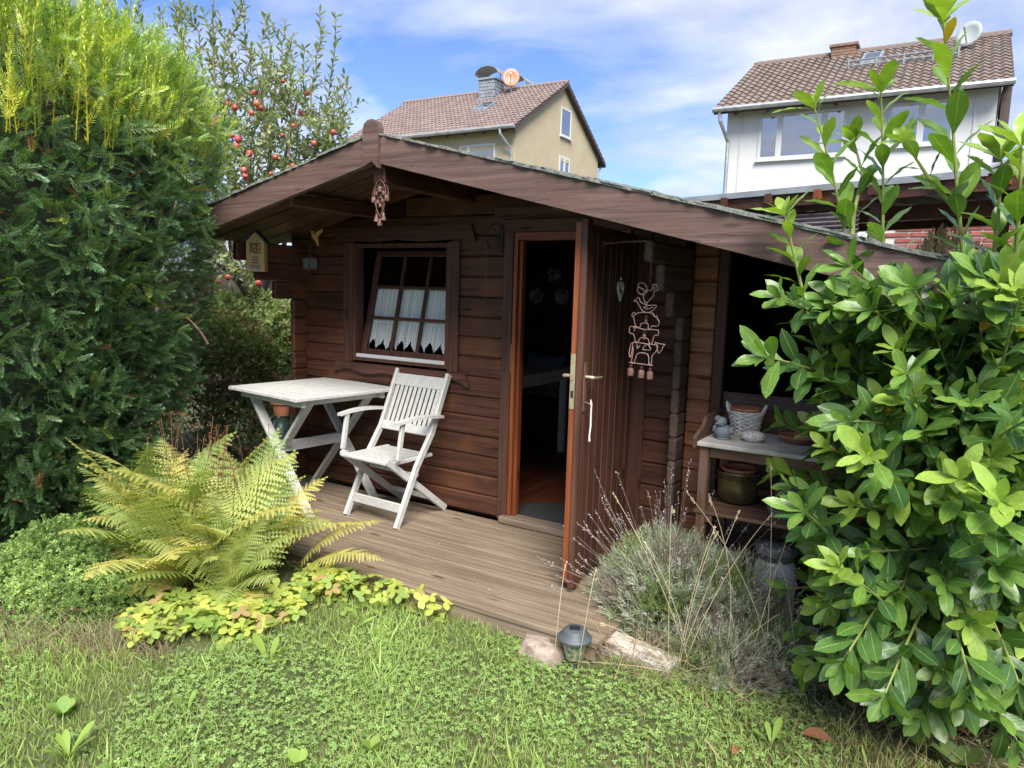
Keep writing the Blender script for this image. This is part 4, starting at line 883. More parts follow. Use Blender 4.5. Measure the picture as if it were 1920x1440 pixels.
# bell on a scrolled wall bracket
wb = thing('wall_bell', 'small rusty bell on a scrolled black bracket beside the door frame', 'bell', (1.735, 0, 1.85)); OFF[wb.name] = np.array([1.735, 0, 1.85])
MB().box(1.738, 1.762, -.026, -.0205, 1.72, 1.90).build('back_plate', 'black', wb)
MB().tube([(1.75, -.025, 1.86), (1.74, -.06, 1.90), (1.72, -.10, 1.89), (1.705, -.13, 1.85), (1.70, -.12, 1.82)], .004, 5).tube([(1.75, -.025, 1.75), (1.74, -.06, 1.77), (1.73, -.075, 1.82), (1.735, -.05, 1.85), (1.72, -.09, 1.87)], .003, 5).tube([(1.745+.014*math.cos(t), -.055, 1.815+.018*math.sin(t)) for t in np.linspace(0, 5.5, 9)], .0025, 4).build('scroll_bracket', 'black', wb)
bell(wb, (1.70, -.12, 1.80), .034, .06, conical=True); MB().tube([(1.70, -.12, 1.75), (1.702, -.118, 1.6), (1.70, -.12, 1.44)], .0018, 5).build('bell_rope', 'darkstr', wb)
# white heart on the door
he = thing('heart_pendant', 'small white wooden heart pendant hanging on the open door leaf', 'pendant', (2.69, -.30, 1.52)); OFF[he.name] = np.array([2.69, -.30, 1.52])
hp = dl(Vector((.285, .014, 0)))
def hl(p): return dl(Vector((.285+p.x, .022+p.y, p.z)))
hts = np.linspace(0, 2*math.pi, 25)[:-1]
MB().tube([hl(Vector((.030*math.sin(t)**3*1.25, 0, 1.515+.052*(.8125*math.cos(t)-.3125*math.cos(2*t)-.125*math.cos(3*t)-.06*math.cos(4*t))))) for t in hts], .0075, 6, closed=True).build('heart_frame', 'white', he, smooth=True)
MB().tube([hl(Vector((.018*math.sin(t)**3*1.1, .002, 1.515+.030*(.8125*math.cos(t)-.3125*math.cos(2*t)-.125*math.cos(3*t))))) for t in hts], .003, 5, closed=True).build('inner_heart', 'brass', he)
MB().lathe([(.001, -.008), (.008, 0), (.001, .008)], hl(Vector((0, 0, 1.572))), 8).build('bead', 'string', he); MB().tube([hl(Vector((0, 0, 1.58))), hl(Vector((0, -.004, 1.71)))], .0014, 4).build('cord', 'darkstr', he)
# animal silhouettes chime
ac = thing('animal_wind_chime', 'copper-brown wire chime of stacked farm animals with bells beside the open door', 'wind chime', (2.945, -.625, 1.65)); OFF[ac.name] = np.array([2.945, -.625, 1.65])
AY = -.628
def AP(zx, zy, dy=0): return Vector((2.878+(900+zx/3.6-1183)*.00277, AY+dy, 1.648-(380+zy/3.6-490)*.00251))
for k in range(8): z = 395+k*20; MB().tube([AP(1135+4*math.cos(t), z+13*math.sin(t), .003*math.cos(t) if k % 2 else 0) for t in np.linspace(0, 6.28, 9)[:-1]], .0015, 4, closed=True).build('chain_link', 'iron', ac)
def loop(name, *polys):
    m_ = MB()
    for P, cl in polys: m_.tube([AP(*p) for p in P], .0023, 5, closed=cl)
    m_.build(name, 'wire', ac, smooth=True)
def bez(pts, n=4, closed=True):
    k = len(pts); o = []
    rng = range(k if closed else k-1)
    for i in rng:
        p0, p1, p2, p3 = (pts[(i-1) % k] if closed or i else pts[0]), pts[i], pts[(i+1) % k], (pts[(i+2) % k] if closed or i < k-2 else pts[-1])
        for j in range(n):
            t = j/n; o.append(tuple(.5*((2*b_)+(-a+c)*t+(2*a-5*b_+4*c-d)*t*t+(-a+3*b_-3*c+d)*t**3) for a, b_, c, d in zip(p0, p1, p2, p3)))
    if not closed: o.append(pts[-1])
    return o
loop('rooster', (bez([(1118, 600), (1110, 560), (1085, 540), (1058, 548), (1062, 566), (1100, 590)]), True), (bez([(1108, 600), (1080, 575), (1055, 575), (1062, 605), (1095, 620)]), True), (bez([(1100, 645), (1095, 605), (1125, 588), (1145, 590), (1150, 562), (1170, 550), (1188, 585), (1165, 592), (1160, 625), (1135, 655), (1115, 675)]), True), (bez([(1150, 560), (1155, 548), (1165, 555), (1175, 548), (1180, 565)], closed=False), False), ([(1160+7*math.cos(t), 573+7*math.sin(t)) for t in np.linspace(0, 6.28, 9)[:-1]], True), ([(1118, 672), (1122, 690)], False))
loop('duck', (bez([(1035, 665), (1052, 648), (1068, 640), (1078, 665), (1100, 680), (1130, 690), (1182, 687), (1165, 718), (1130, 738), (1095, 725), (1070, 690), (1055, 665)]), True), (bez([(1100, 700), (1125, 715), (1160, 700)], closed=False), False))
loop('pig', (bez([(1040, 765), (1045, 795), (1055, 832), (1085, 838), (1092, 812), (1135, 815), (1138, 845), (1155, 845), (1160, 826), (1195, 826), (1206, 800), (1192, 775), (1188, 758), (1176, 765), (1160, 742), (1110, 738), (1070, 742)]), True), (bez([(1042, 770), (1028, 765), (1035, 742), (1048, 745)], closed=False), False))
loop('goat', (bez([(1015, 855), (1020, 882), (1045, 890), (1060, 942), (1075, 942), (1088, 915), (1115, 905), (1142, 918), (1150, 945), (1165, 945), (1180, 890), (1204, 885), (1203, 855), (1180, 850), (1110, 852), (1045, 838), (1022, 838)]), True), (bez([(1040, 850), (1060, 835), (1045, 870)], closed=False), False))
loop('cow', (bez([(1045, 945), (1030, 960), (1022, 1020), (1032, 1048), (1040, 1000), (1042, 960)]), True), (bez([(1046, 946), (1048, 1000), (1040, 1080), (1058, 1082), (1072, 1030), (1095, 1012), (1145, 1022), (1155, 1082), (1170, 1084), (1172, 1030), (1195, 995), (1200, 955), (1120, 948)]), True), (bez([(1185, 935), (1215, 942), (1250, 945), (1240, 955), (1230, 985), (1214, 1005), (1204, 985), (1200, 955)]), True), (bez([(1110, 985), (1125, 960), (1145, 955), (1160, 985), (1135, 990)]), True), (bez([(1070, 955), (1075, 985), (1090, 960)], closed=False), False), ([(1025, 1083), (1180, 1092)], False))
for zx, zy, r, h in ((1115, 690, .008, .018), (1120, 785, .008, .018), (1113, 885, .009, .024)): bell(ac, AP(zx, zy, .004), r, h)
for zx, zy in ((1038, 1122), (1108, 1130), (1165, 1134)):
    bell(ac, AP(zx, zy), .0165, .036); MB().tube([AP(zx, zy-28), AP(zx, zy-14)], .0016, 4).build('link', 'iron', ac)

# ============================================================ POTTING TABLE AND WHAT STANDS ON IT
pt = thing('potting_table', 'weathered brown potting table with grey top and slatted lower shelf', 'table', (3.7, -.24, GZ)); OFF[pt.name] = np.array([3.7, -.24, GZ])
PZ = .80; PX0, PX1, PY0, PY1 = 3.19, 4.25, -.48, -.02
M['greytop'] = plain('weathered_grey_board', (0.56, 0.54, 0.49), 0.8, noise=.25, scale=9, c2=(0.34, 0.30, 0.26), bump=.4)
MB().cbox(PX0, PX1, PY0, PY1, PZ-.022, PZ, .004, 'X').build('top', 'greytop', pt)
MB().prism([(PY0-.005, PZ-.03), (PY0-.005, PZ+.012), (PY0+.02, PZ+.03), (PY0+.11, PZ+.055), (PY0+.16, PZ+.10), (PY1, PZ+.11), (PY1, PZ-.03)], PX0-.018, PX0-.001, 'YZ').build('side_board', 'shelfY', pt)
MB().cbox(PX0, PX1, PY1+.001, PY1+.018, PZ-.03, PZ+.11, .003, 'X').build('back_board', 'shelfX', pt)
for x in (PX0+.01, PX1-.06):
    for y in (PY0+.02, PY1-.06): MB().cbox(x, x+.045, y, y+.045, GZ, PZ-.023, .003, 'Z').build('leg', 'shelfZ', pt)
MB().cbox(PX0+.056, PX1-.061, PY0+.03, PY0+.05, PZ-.075, PZ-.024, .003, 'X').build('apron', 'shelfX', pt)
for i in range(5): MB().cbox(PX0+.0, PX1, PY0+.012+i*.088, PY0+.012+i*.088+.078, .445, .463, .003, 'X').build('shelf_slat', 'shelfX', pt)
for x in (PX0+.06, PX1-.10): MB().cbox(x, x+.03, PY0+.02, PY1-.01, .405, .444, .003, 'Y').build('shelf_bearer', 'shelfY', pt)
# grey bird figure
gb = thing('bird_figure', 'grey ceramic bird figure on the potting table top', 'bird figure', (3.275, -.335, PZ)); OFF[gb.name] = np.zeros(3)+np.array([3.275, -.335, PZ])
M['greycer'] = plain('matt_grey_ceramic', (0.20, 0.235, 0.265), 0.6, noise=.1, scale=20)
MB().lathe([(.001, 0), (.028, 0), (.034, .004), (.030, .010), (.042, .028), (.044, .045), (.034, .062), (.022, .070), (.001, .072)], (3.275, -.335, PZ), 16).build('body', 'greycer', gb, smooth=True)
MB().lathe([(.001, -.024), (.020, -.016), (.026, 0), (.022, .014), (.012, .022), (.001, .025)], (3.268, -.352, PZ+.088), 14).build('head', 'greycer', gb, smooth=True)
MB().lathe([(.001, -.02), (.015, -.012), (.018, 0), (.012, .012), (.001, .016)], (3.243, -.330, PZ+.098), 10).tube([(3.263, -.375, PZ+.085), (3.250, -.398, PZ+.082)], [.010, .002], 7).build('tuft_and_beak', 'greycer', gb, smooth=True)
for dx in (-.040, .040): MB().lathe([(.001, -.018), (.012, -.01), (.013, 0), (.006, .014), (.001, .02)], (3.275+dx, -.345, PZ+.048), 9).build('wing', 'greycer', gb, smooth=True)
# wicker basket with terracotta pot
bk_ = thing('wicker_basket', 'white wicker basket with two rope handles on the potting table', 'basket', (3.335, -.155, PZ)); OFF[bk_.name] = np.array([3.335, -.155, PZ])
M['wick'] = plain('white_wicker', (0.74, 0.70, 0.64), 0.8, noise=.2, scale=40)
BC = np.array([3.335, -.155, PZ]); m_ = MB()
for k in range(12):
    z = .006+k*.0105; r = .060+.022*(k/11)
    m_.tube([BC+np.array([(r+.0035*math.sin(t*9+k*math.pi))*math.cos(t), (r+.0035*math.sin(t*9+k*math.pi))*math.sin(t), z]) for t in np.linspace(0, 2*math.pi, 55)[:-1]], .0055, 5, closed=True)
m_.build('woven_bands', 'wick', bk_, smooth=True)
m_ = MB()
for j in range(18):
    t = 2*math.pi*j/18; m_.tube([BC+np.array([.060*math.cos(t), .060*math.sin(t), 0]), BC+np.array([.083*math.cos(t), .083*math.sin(t), .128])], .003, 5)
m_.build('stakes', 'wick', bk_)
for s_ in (-1, 1): MB().tube([BC+np.array([s_*(.080+.018*math.sin(t)), .024*math.cos(t)*1.0, .115+.045*math.sin(t)]) for t in np.linspace(0, math.pi, 9)], .007, 6).build('handle', 'wick', bk_, smooth=True)
tag(MB().lathe([(.001, .02), (.05, .02), (.072, .130), (.078, .130), (.078, .142), (.066, .142), (.062, .10), (.001, .095)], BC, 22).build('plant_pot', 'terra', smooth=True), 'empty terracotta pot sitting inside the white wicker basket', 'pot')
M['speck'] = plain('white_speckled_stone', (0.74, 0.71, 0.66), 0.85, noise=.3, scale=90, c2=(0.36, 0.33, 0.29), bump=1)
tag(MB().lathe([(.001, 0), (.035, .002), (.056, .018), (.058, .030), (.050, .045), (.028, .053), (.001, .055)], (0, 0, 0), 20).xf(lambda p: Vector((3.412+p.x, -.305+p.y*.75, PZ+p.z))).build('stone', 'speck', smooth=True), 'oval white speckled stone lying on the potting table', 'stone')
tag(MB().lathe([(.001, .006), (.05, .004), (.085, .03), (.092, .034), (.09, .040), (.08, .036), (.05, .012), (.001, .012)], (3.60, -.20, PZ), 22).build('saucer', 'terra', smooth=True), 'terracotta saucer on the potting table behind laurel leaves', 'saucer')
tag(MB().lathe([(.001, .0), (.03, .002), (.045, .016), (.035, .032), (.001, .036)], (3.62, -.20, PZ+.012), 9).build('stone', 'pine', smooth=True), 'pale yellowish stone lying in the terracotta saucer', 'stone')
# brass planter
M['bronze'] = plain('tarnished_brass', (0.30, 0.25, 0.13), 0.38, 0.85, noise=.25, scale=14, c2=(0.16, 0.12, 0.06))
bp = thing('brass_planter', 'tarnished brass planter with a pierced rim on the lower shelf', 'planter', (3.335, -.215, .464)); OFF[bp.name] = np.array([3.335, -.215, .464])
MB().lathe([(.001, 0), (.060, 0), (.082, .012), (.095, .04), (.099, .09), (.100, .150), (.106, .158), (.104, .164), (.096, .160), (.094, .09), (.001, .085)], (3.335, -.215, .464), 30).build('bowl', 'bronze', bp, smooth=True)
m_ = MB()
for j in range(44):
    t = 2*math.pi*j/44; m_.lathe([(.001, -.005), (.005, 0), (.001, .005)], (3.335+.100*math.cos(t), -.215+.100*math.sin(t), .464+.130+.005*(j % 2)), 5)
m_.build('pierced_rim', 'hole', bp, kind='stuff')
for s_ in (-1, 1): MB().tube([(3.335+s_*(.102+.014*math.sin(t)), -.215+.03*math.cos(t), .464+.118) for t in np.linspace(0, math.pi, 8)], .004, 6).build('ring_handle', 'bronze', bp)
tag(MB().lathe([(.06, .088), (.078, .166), (.088, .168), (.088, .180), (.078, .180), (.072, .160), (.001, .155)], (3.335, -.215, .464), 24).build('plant_pot', 'terra', smooth=True), 'terracotta pot full of dry soil inside the brass planter', 'pot')
M['greypot'] = plain('grey_stone_pot', (0.20, 0.20, 0.20), .9, noise=.3, scale=40)
tag(MB().lathe([(.001, 0), (.085, 0), (.098, .03), (.10, .04), (.088, .04), (.075, .02), (.001, .02)], (3.60, -.30, .464), 20).build('bowl', 'greypot', smooth=True), 'shallow grey stone bowl at the front of the lower shelf', 'bowl')
tag(MB().lathe([(.001, 0), (.05, 0), (.062, .05), (.055, .11), (.04, .13), (.045, .14), (.03, .14), (.001, .12)], (3.56, -.13, .464), 16).tube([(3.56+.05+.025*math.sin(t), -.13, .464+.07+.04*math.cos(t)) for t in np.linspace(0, math.pi, 8)], .006, 6).build('jug', 'greypot', smooth=True), 'rough grey jug with handle at the back of the lower shelf', 'jug')
def pot(name, label, cat, c, prof, mat): return tag(MB().lathe(prof, c, 20).build(name, mat, smooth=True), label, cat)
M['dirtywhite'] = plain('dirty_white_glaze', (0.66, 0.64, 0.58), .5, noise=.2, scale=14, c2=(.45, .42, .3))
pot('planter', 'dirty white glazed flower pot on the ground under the potting table', 'pot', (3.30, -.33, GZ), [(.001, 0), (.07, 0), (.095, .28), (.102, .285), (.102, .31), (.092, .31), (.085, .26), (.001, .25)], 'dirtywhite')
mc = thing('milk_churn', 'white churn with grey lid under the right part of the potting table', 'churn', (3.56, -.30, GZ)); OFF[mc.name] = np.array([3.56, -.30, GZ])
MB().lathe([(.001, 0), (.09, 0), (.10, .02), (.10, .30), (.08, .34), (.001, .34)], (3.56, -.30, GZ), 22).build('body', 'pvc', mc, smooth=True); MB().lathe([(.078, .341), (.085, .37), (.098, .375), (.10, .40), (.085, .415), (.001, .42)], (3.56, -.30, GZ), 22).build('lid', 'greypot', mc, smooth=True)
tag(MB().cbox(3.42, 3.56, -.10, -.04, GZ, GZ+.30, .01, 'Z').build('brick', 'brick'), 'upright brown clay brick between the two white vessels', 'brick')
tag(MB().lathe([(.001, 0), (.09, .01), (.12, .06), (.10, .11), (.05, .14), (.001, .145)], (0, 0, 0), 12, wob=.06).xf(lambda p: Vector((3.52+p.x, -.52+p.y*.7, GZ+p.z))).build('stone', 'speck', smooth=True), 'rounded pale stone on the ground before the potting table', 'stone')
tag(MB().lathe([(.001, 0), (.10, .01), (.13, .05), (.11, .10), (.001, .13)], (0, 0, 0), 12, wob=.05).xf(lambda p: Vector((3.78+p.x, -.50+p.y*.7, GZ+p.z))).build('stone', 'dirtywhite', smooth=True), 'smooth white stone on the ground below the laurel twigs', 'stone')
# green jug with terracotta pot, behind the terrace table
M['greenglz'] = plain('dark_green_glaze', (0.05, 0.10, 0.085), .3, noise=.3, scale=16, c2=(.02, .035, .03), spec=.7)
jg = thing('glazed_jug', 'dark green glazed jug at the left corner of the cabin', 'jug', (-.27, -.02, GZ)); OFF[jg.name] = np.array([-.27, -.02, GZ])
JC = (-.27, -.02, GZ)
MB().lathe([(.001, 0), (.07, 0), (.10, .12), (.13, .30), (.115, .42), (.07, .50), (.062, .54), (.075, .56), (.06, .56), (.001, .5)], JC, 22).build('body', 'greenglz', jg, smooth=True)
for s_ in (-1,): MB().tube([(JC[0]+s_*(.065+.055*math.sin(t)), JC[1]-.02, JC[2]+.47+.07*math.cos(t)) for t in np.linspace(0, math.pi, 9)], .013, 7).build('handle', 'greenglz', jg, smooth=True)
pot('plant_pot', 'terracotta pot standing in the mouth of the green jug', 'pot', (JC[0], JC[1], GZ+.565), [(.001, 0), (.058, 0), (.072, .09), (.085, .092), (.087, .13), (.075, .13), (.06, .05), (.001, .05)], 'terra')

# ============================================================ LAWN EDGE OBJECTS
ls = thing('solar_light', 'dark grey solar garden light in front of the terrace corner', 'garden light', (2.935, -1.205, GZ-.02)); LC = np.array([2.935, -1.205, GZ-.02]); OFF[ls.name] = LC.copy()
M['solgrey'] = plain('anthracite_plastic', (0.075, 0.09, 0.105), .55, noise=.1)
M['solglass'] = plain('patterned_glass', (0.36, 0.38, 0.24), .2, noise=.5, scale=45, c2=(.04, .06, .04), spec=.7)
LZ = .055
MB().lathe([(.001, LZ), (.034, LZ), (.040, LZ+.02), (.050, LZ+.055), (.054, LZ+.078), (.001, LZ+.078)], LC, 20).build('glass_body', 'solglass', ls, smooth=True)
MB().lathe([(.001, LZ+.0785), (.060, LZ+.0785), (.0735, LZ+.086), (.075, LZ+.096), (.066, LZ+.106), (.056, LZ+.112), (.054, LZ+.124), (.046, LZ+.132), (.001, LZ+.135)], LC, 28).build('cap', 'solgrey', ls, smooth=True)
MB().box(-.022, .022, -.016, .016, LZ+.1345, LZ+.1385).xf(lambda p: Matrix.Rotation(.45, 3, 'Z') @ p+Vector(LC)).build('solar_panel', 'black', ls)
MB().tube([LC, LC+np.array([0, 0, LZ])], .012, 7).build('stake', 'solgrey', ls)
def rock(name, label, c, s, mat, seed, cat='stone', rz_=0):
    import bmesh
    bm = bmesh.new(); bmesh.ops.create_icosphere(bm, subdivisions=3, radius=1); rs = np.random.default_rng(seed); k = rs.normal(size=(7, 3))
    for v in bm.verts:
        d = sum(.07*math.sin(3.1*v.co.dot(Vector(q))+i) for i, q in enumerate(k)); v.co *= 1+d
        for a in range(3): v.co[a] = max(-.82, min(.82, v.co[a]))
    m_ = MB(); m_.add([v.co[:] for v in bm.verts], [[v.index for v in f.verts] for f in bm.faces]); bm.free()
    R_ = Matrix.Rotation(rz_, 3, 'Z')
    m_.xf(lambda p: R_ @ Vector((p.x*s[0], p.y*s[1], p.z*s[2]))+Vector(c))
    return tag(m_.build(name, mat, smooth=True), label, cat)
M['rock'] = plain('pinkish_sandstone', (0.42, 0.33, 0.28), .95, noise=.3, scale=18, c2=(.24, .18, .15), bump=1)
rock('stone', 'pinkish rough sandstone block beside the solar light', (2.775, -1.215, GZ+.01), (.125, .085, .07), 'rock', 3, rz_=-.2)
M['drift'] = wood('bleached_timber', (0.22, 0.18, 0.15), (0.50, 0.45, 0.40), (0.38, 0.33, 0.28), 'X', rough=.9, speck=0, bump=1.0)
tmb = MB(); vs = []; n = 13
rng_ = np.random.default_rng(5)
for i in range(n):
    t = i/(n-1); x = -.19+.38*t
    for j, (y, z) in enumerate(((-.055, 0), (.05, 0), (.055, .075), (.02, .098), (-.03, .095), (-.06, .06))): vs.append((x+.012*math.sin(j*2), y+rng_.uniform(-.004, .004), z*(1-.08*t)+rng_.uniform(-.003, .003)))
tmb.add(vs, [(i*6+j, i*6+(j+1) % 6, i*6+6+(j+1) % 6, i*6+6+j) for i in range(n-1) for j in range(6)]+[(5, 4, 3, 2, 1, 0), tuple(range(6*n-6, 6*n))])
ta = math.atan2(-.06, .33); tl = Vector((3.145, -1.00, GZ-.012))
tag(tmb.xf(lambda p: Matrix.Rotation(ta, 3, 'Z') @ p+tl).build('timber_block', 'drift'), 'bleached weathered timber block edging the lavender bed', 'timber block')
tag(MB().tube([(4.50, -.62, GZ+.03), (4.53, -.50, GZ+.09), (4.57, -.40, GZ+.17), (4.62, -.28, GZ+.26)], .032, 10).build('drain_pipe', 'zinc', smooth=True), 'short grey pipe rising from the ground right of the laurel', 'pipe')

# ============================================================ VEGETATION
def rot(v, ax, a):
    ax = nrm(np.asarray(ax, float)); c, s_ = np.cos(a), np.sin(a)
    return v*c+np.cross(ax, v)*s_+ax*np.dot(ax, v)*(1-c)
def proj_many(P):
    v = P-CP; z = v@fw; zz_ = np.maximum(z, .05)
    return 960+F*(v@rt)/zz_, 720-F*(v@up)/zz_, z
# ---- templates
def T_sprig(n=13, nl=.19, w=.026, flat=True):
    tv, tt = T_needle(w/nl); V = []; T = []; S_ = []; k = 0
    V += [(-.006, 0, 0), (.006, 0, 0), (.003, .9, -.06)]; T += [(0, 1, 2)]; S_ += [(2.2, 1.3, .8)]*3; k = 3
    for i in range(n):
        t = .10+.84*i/(n-1); L = nl*(1-.35*t**3)
        for sd_ in (-1, 1):
            a = sd_*(1.05-.45*t)+RNG.uniform(-.12, .12); el_ = RNG.uniform(.0, .35)+(0 if flat else .3)
            d = np.array([math.sin(a)*math.cos(el_), math.cos(a), math.sin(el_)*.8]); d /= np.linalg.norm(d)
            R_ = frames(d[None], np.array([[0, 0, 1.0]]))[0]
            V += list((tv*np.array([nl, L, L]))@R_.T+np.array([0, t*.9, -.06*t*t])); T += [tuple(q+k) for q in tt]; k += 4
            S_ += [(.85+.3*t,)*3]*2+[(1.0+.35*t,)*3]*2
    for a in (-.25, .25):
        d = np.array([math.sin(a), math.cos(a), .1]); R_ = frames(d[None], np.array([[0, 0, 1.0]]))[0]
        V += list((tv*np.array([nl, nl*.8, nl]))@R_.T+np.array([0, .85, -.05])); T += [tuple(q+k) for q in tt]; k += 4; S_ += [(1.35,)*3]*4
    return np.array(V, float), np.array(T), np.array(S_, float)
def T_shoot(n=60, nl=.07, w=.011, ang=.9, L=1.0):
    tv, tt = T_needle(w/nl); V = [(-.006, 0, 0), (.006, 0, 0), (0, L, 0), (0, 0, -.006), (0, 0, .006)]; T = [(0, 1, 2), (3, 4, 2)]; k = 5; S_ = [(1.3, .9, .8)]*5
    for i in range(n):
        t = i/n; a = i*2.4; e = ang*(1-.5*t)
        d = np.array([math.sin(e)*math.cos(a), math.cos(e), math.sin(e)*math.sin(a)]); R_ = frames(d[None], np.array([[.1, 1.0, .2]]))[0]
        q = nl*(1-.4*t)*RNG.uniform(.8, 1.15); V += list((tv*q)@R_.T+np.array([0, t*L, 0])); T += [tuple(x+k) for x in tt]; k += 4; S_ += [(.8+.4*t,)*3]*4
    return np.array(V, float), np.array(T), np.array(S_, float)
SPR = [T_sprig(13, .20, .028), T_sprig(12, .23, .030), T_sprig(11, .22, .030, flat=False)]; SHO = T_shoot()
# ---- YEW
yw = thing('yew_tree', 'large dark green yew with yellow-green upright shoots on top, left of the cabin', 'yew', (-.85, -1.75, GZ)); OFF[yw.name] = np.array([-.85, -1.75, GZ])
yc = np.array([-.85, -1.75])
def yr(z): return np.interp(z, [-.18, .3, .65, 1.2, 1.76, 2.3, 2.65, 2.85, 2.98], [.55, .80, .92, 1.10, 1.24, 1.27, 1.20, .95, .35])
def lump(th, z): return .085*np.sin(th*7+z*3)*np.cos(z*5.5+th*3)+.06*np.sin(th*15+z*9+1)*np.cos(z*12-th*5)
def yew():
    N = 13500; tocam = math.atan2(-3.852+1.75, 4.206+.85)
    th = tocam+RNG.uniform(-2.0, 2.0, N); z = RNG.uniform(-.15, 2.93, N)
    lay = RNG.random(N)**2.2*.30
    r = yr(z)*(1+0)+lump(th, z)-lay
    P = np.stack([yc[0]+r*np.cos(th), yc[1]+r*np.sin(th), z], -1)
    out_ = np.stack([np.cos(th), np.sin(th), np.where(z > 2.5, .9, .15)+RNG.uniform(-.5, .55, N)], -1)
    d = nrm(out_+RNG.normal(0, .45, (N, 3))); n_ = nrm(np.array([0, 0, 1.0])+.8*nrm(out_)+RNG.normal(0, .4, (N, 3)))
    t = RNG.random(N); base = colmix((.045, .105, .045), (.115, .205, .080), t)
    base = np.where((RNG.random(N) < .035)[:, None], np.array([.22, .26, .05]), base); base = np.where((RNG.random(N) < .012)[:, None], np.array([.22, .08, .035]), base)
    hi = np.clip((z-2.28+RNG.normal(0, .20, N)+.12*np.sin(th*6))/.5, 0, 1)[:, None]*.8; base = base*(1-hi)+np.array([.24, .36, .05])*hi*1.0
    b = Bag(); idx = RNG.integers(0, 3, N); ln = U(.10, .18, N)
    for k in range(3):
        q = idx == k; b.scat(SPR[k][0], SPR[k][1], d[q], n_[q], P[q], ln[q], base[q], SPR[k][2])
    q = RNG.random(N) < .42; n2 = int(q.sum()); e = P[q]+d[q]*ln[q][:, None]*.55
    for k in range(2): b.scat(SPR[2][0], SPR[2][1], nrm(d[q]+RNG.normal(0, .75, (n2, 3))+np.array([0, 0, .25])), nrm(RNG.normal(0, 1, (n2, 3))+np.array([0, 0, .8])), e, U(.06, .11, n2), base[q]*1.45, SPR[2][2])
    b.build('crown', 'needle', yw)
    # dense dead twigs inside
    b = Bag()
    for i in range(260):
        th_ = tocam+RNG.uniform(-1.8, 1.8); z0 = RNG.uniform(-.1, 2.5); r0_ = yr(z0)*.35; r1 = yr(min(2.9, z0+.35))*RNG.uniform(.8, .95)
        p0 = np.array([yc[0]+r0_*math.cos(th_), yc[1]+r0_*math.sin(th_), z0]); p1 = np.array([yc[0]+r1*math.cos(th_+RNG.uniform(-.2, .2)), yc[1]+r1*math.sin(th_), z0+RNG.uniform(.0, .5)])
        b.tube(curve(p0, (p0+p1)/2+RNG.normal(0, .08, 3), p1, 5), .010, .003, (.085, .05, .03), 4)
    b.build('twigs', 'dry', yw, kind='stuff')
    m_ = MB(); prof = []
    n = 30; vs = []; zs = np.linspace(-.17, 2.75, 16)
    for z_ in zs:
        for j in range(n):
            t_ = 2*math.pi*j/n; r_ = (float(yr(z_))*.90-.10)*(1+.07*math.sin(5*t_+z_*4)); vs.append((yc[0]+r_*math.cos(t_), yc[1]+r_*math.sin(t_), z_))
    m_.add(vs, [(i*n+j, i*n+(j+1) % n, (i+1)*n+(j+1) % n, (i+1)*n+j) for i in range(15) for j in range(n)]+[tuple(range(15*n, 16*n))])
    M['inner'] = plain('painted_inner_shade', (0.020, 0.032, 0.014), .95, noise=.4, scale=30, c2=(.012, .012, .008), bump=1.0)  # dark core: the yew's inner shade is put into this colour
    m_.build('shade_core', 'inner', yw)
    for i in range(5):
        a = tocam+(-1.0+i*.5); p1 = (yc[0]+.95*math.cos(a), yc[1]+.95*math.sin(a), 1.3+.25*i)
        MB().tube(curve((yc[0]+.12*math.cos(a), yc[1]+.12*math.sin(a), GZ), (yc[0]+.55*math.cos(a), yc[1]+.55*math.sin(a), .3), p1, 8), list(np.linspace(.045, .014, 8)), 8).build('trunk', 'bark', yw, smooth=True)
    # upright shoots on the trimmed top and a few from the sides
    N = 900; rr = RNG.random(N)**.35*1.30; th = tocam+RNG.uniform(-2.1, 2.1, N); zt = np.interp(rr, [0, .8, 1.1, 1.28], [2.80, 2.66, 2.42, 2.15])
    P = np.stack([yc[0]+rr*np.cos(th), yc[1]+rr*np.sin(th), zt], -1); sw = U(.28, .55, N)
    sw = np.where(RNG.random(N) < .10, sw+U(.1, .3, N), sw)
    d = np.stack([.18*np.cos(th)*rr+RNG.normal(0, .10, N), .18*np.sin(th)*rr+RNG.normal(0, .10, N), np.ones(N)], -1)
    cc = colmix((.26, .38, .055), (.58, .68, .09), RNG.random(N)**.8); cc = np.where((RNG.random(N) < .18)[:, None], np.array([.075, .15, .04]), cc)
    b = Bag(); b.scat(SHO[0], SHO[1], d, RNG.normal(0, 1, (N, 3)), P, sw, cc, SHO[2])
    tip = P+d*sw[:, None]*.45
    for k in range(3):
        dd = d+RNG.normal(0, .55, (N, 3)); b.scat(SPR[k][0], SPR[k][1], dd, RNG.normal(0, 1, (N, 3)), P+d*sw[:, None]*(.15+.2*k), U(.10, .17, N), cc*.9, SPR[k][2])
    b.build('upright_shoots', 'needle', yw, kind='stuff')
    b = Bag()
    for q, (px_, py_, d_, L) in enumerate(((25, 620, 4.05, .55), (210, 640, 4.0, .40), (45, 420, 4.1, .4), (600, 0, 4, 0))):
        if L: b.scat(SHO[0], SHO[1], np.array([[.03, 0, 1.0]]), np.array([[1, .3, 0]]), [S(px_, py_, d_)], [L], np.array([[.13, .25, .035]]), SHO[2])
    b.build('upright_shoots', 'needle', yw, kind='stuff')
    # two dead brown twigs hanging in the foliage
    for (a, c) in (((165, 215, 3.82), (112, 297, 3.80)), ((330, 378, 3.9), (325, 395, 3.9)), ((390, 645, 4.0), (350, 595, 4.0))):
        MB().tube(curve(S(*a), (S(*a)+S(*c))/2+np.array([.02, 0, .02]), S(*c), 6), list(np.linspace(.006, .003, 6)), 5).build('dead_twig', 'iron', yw)
yew()
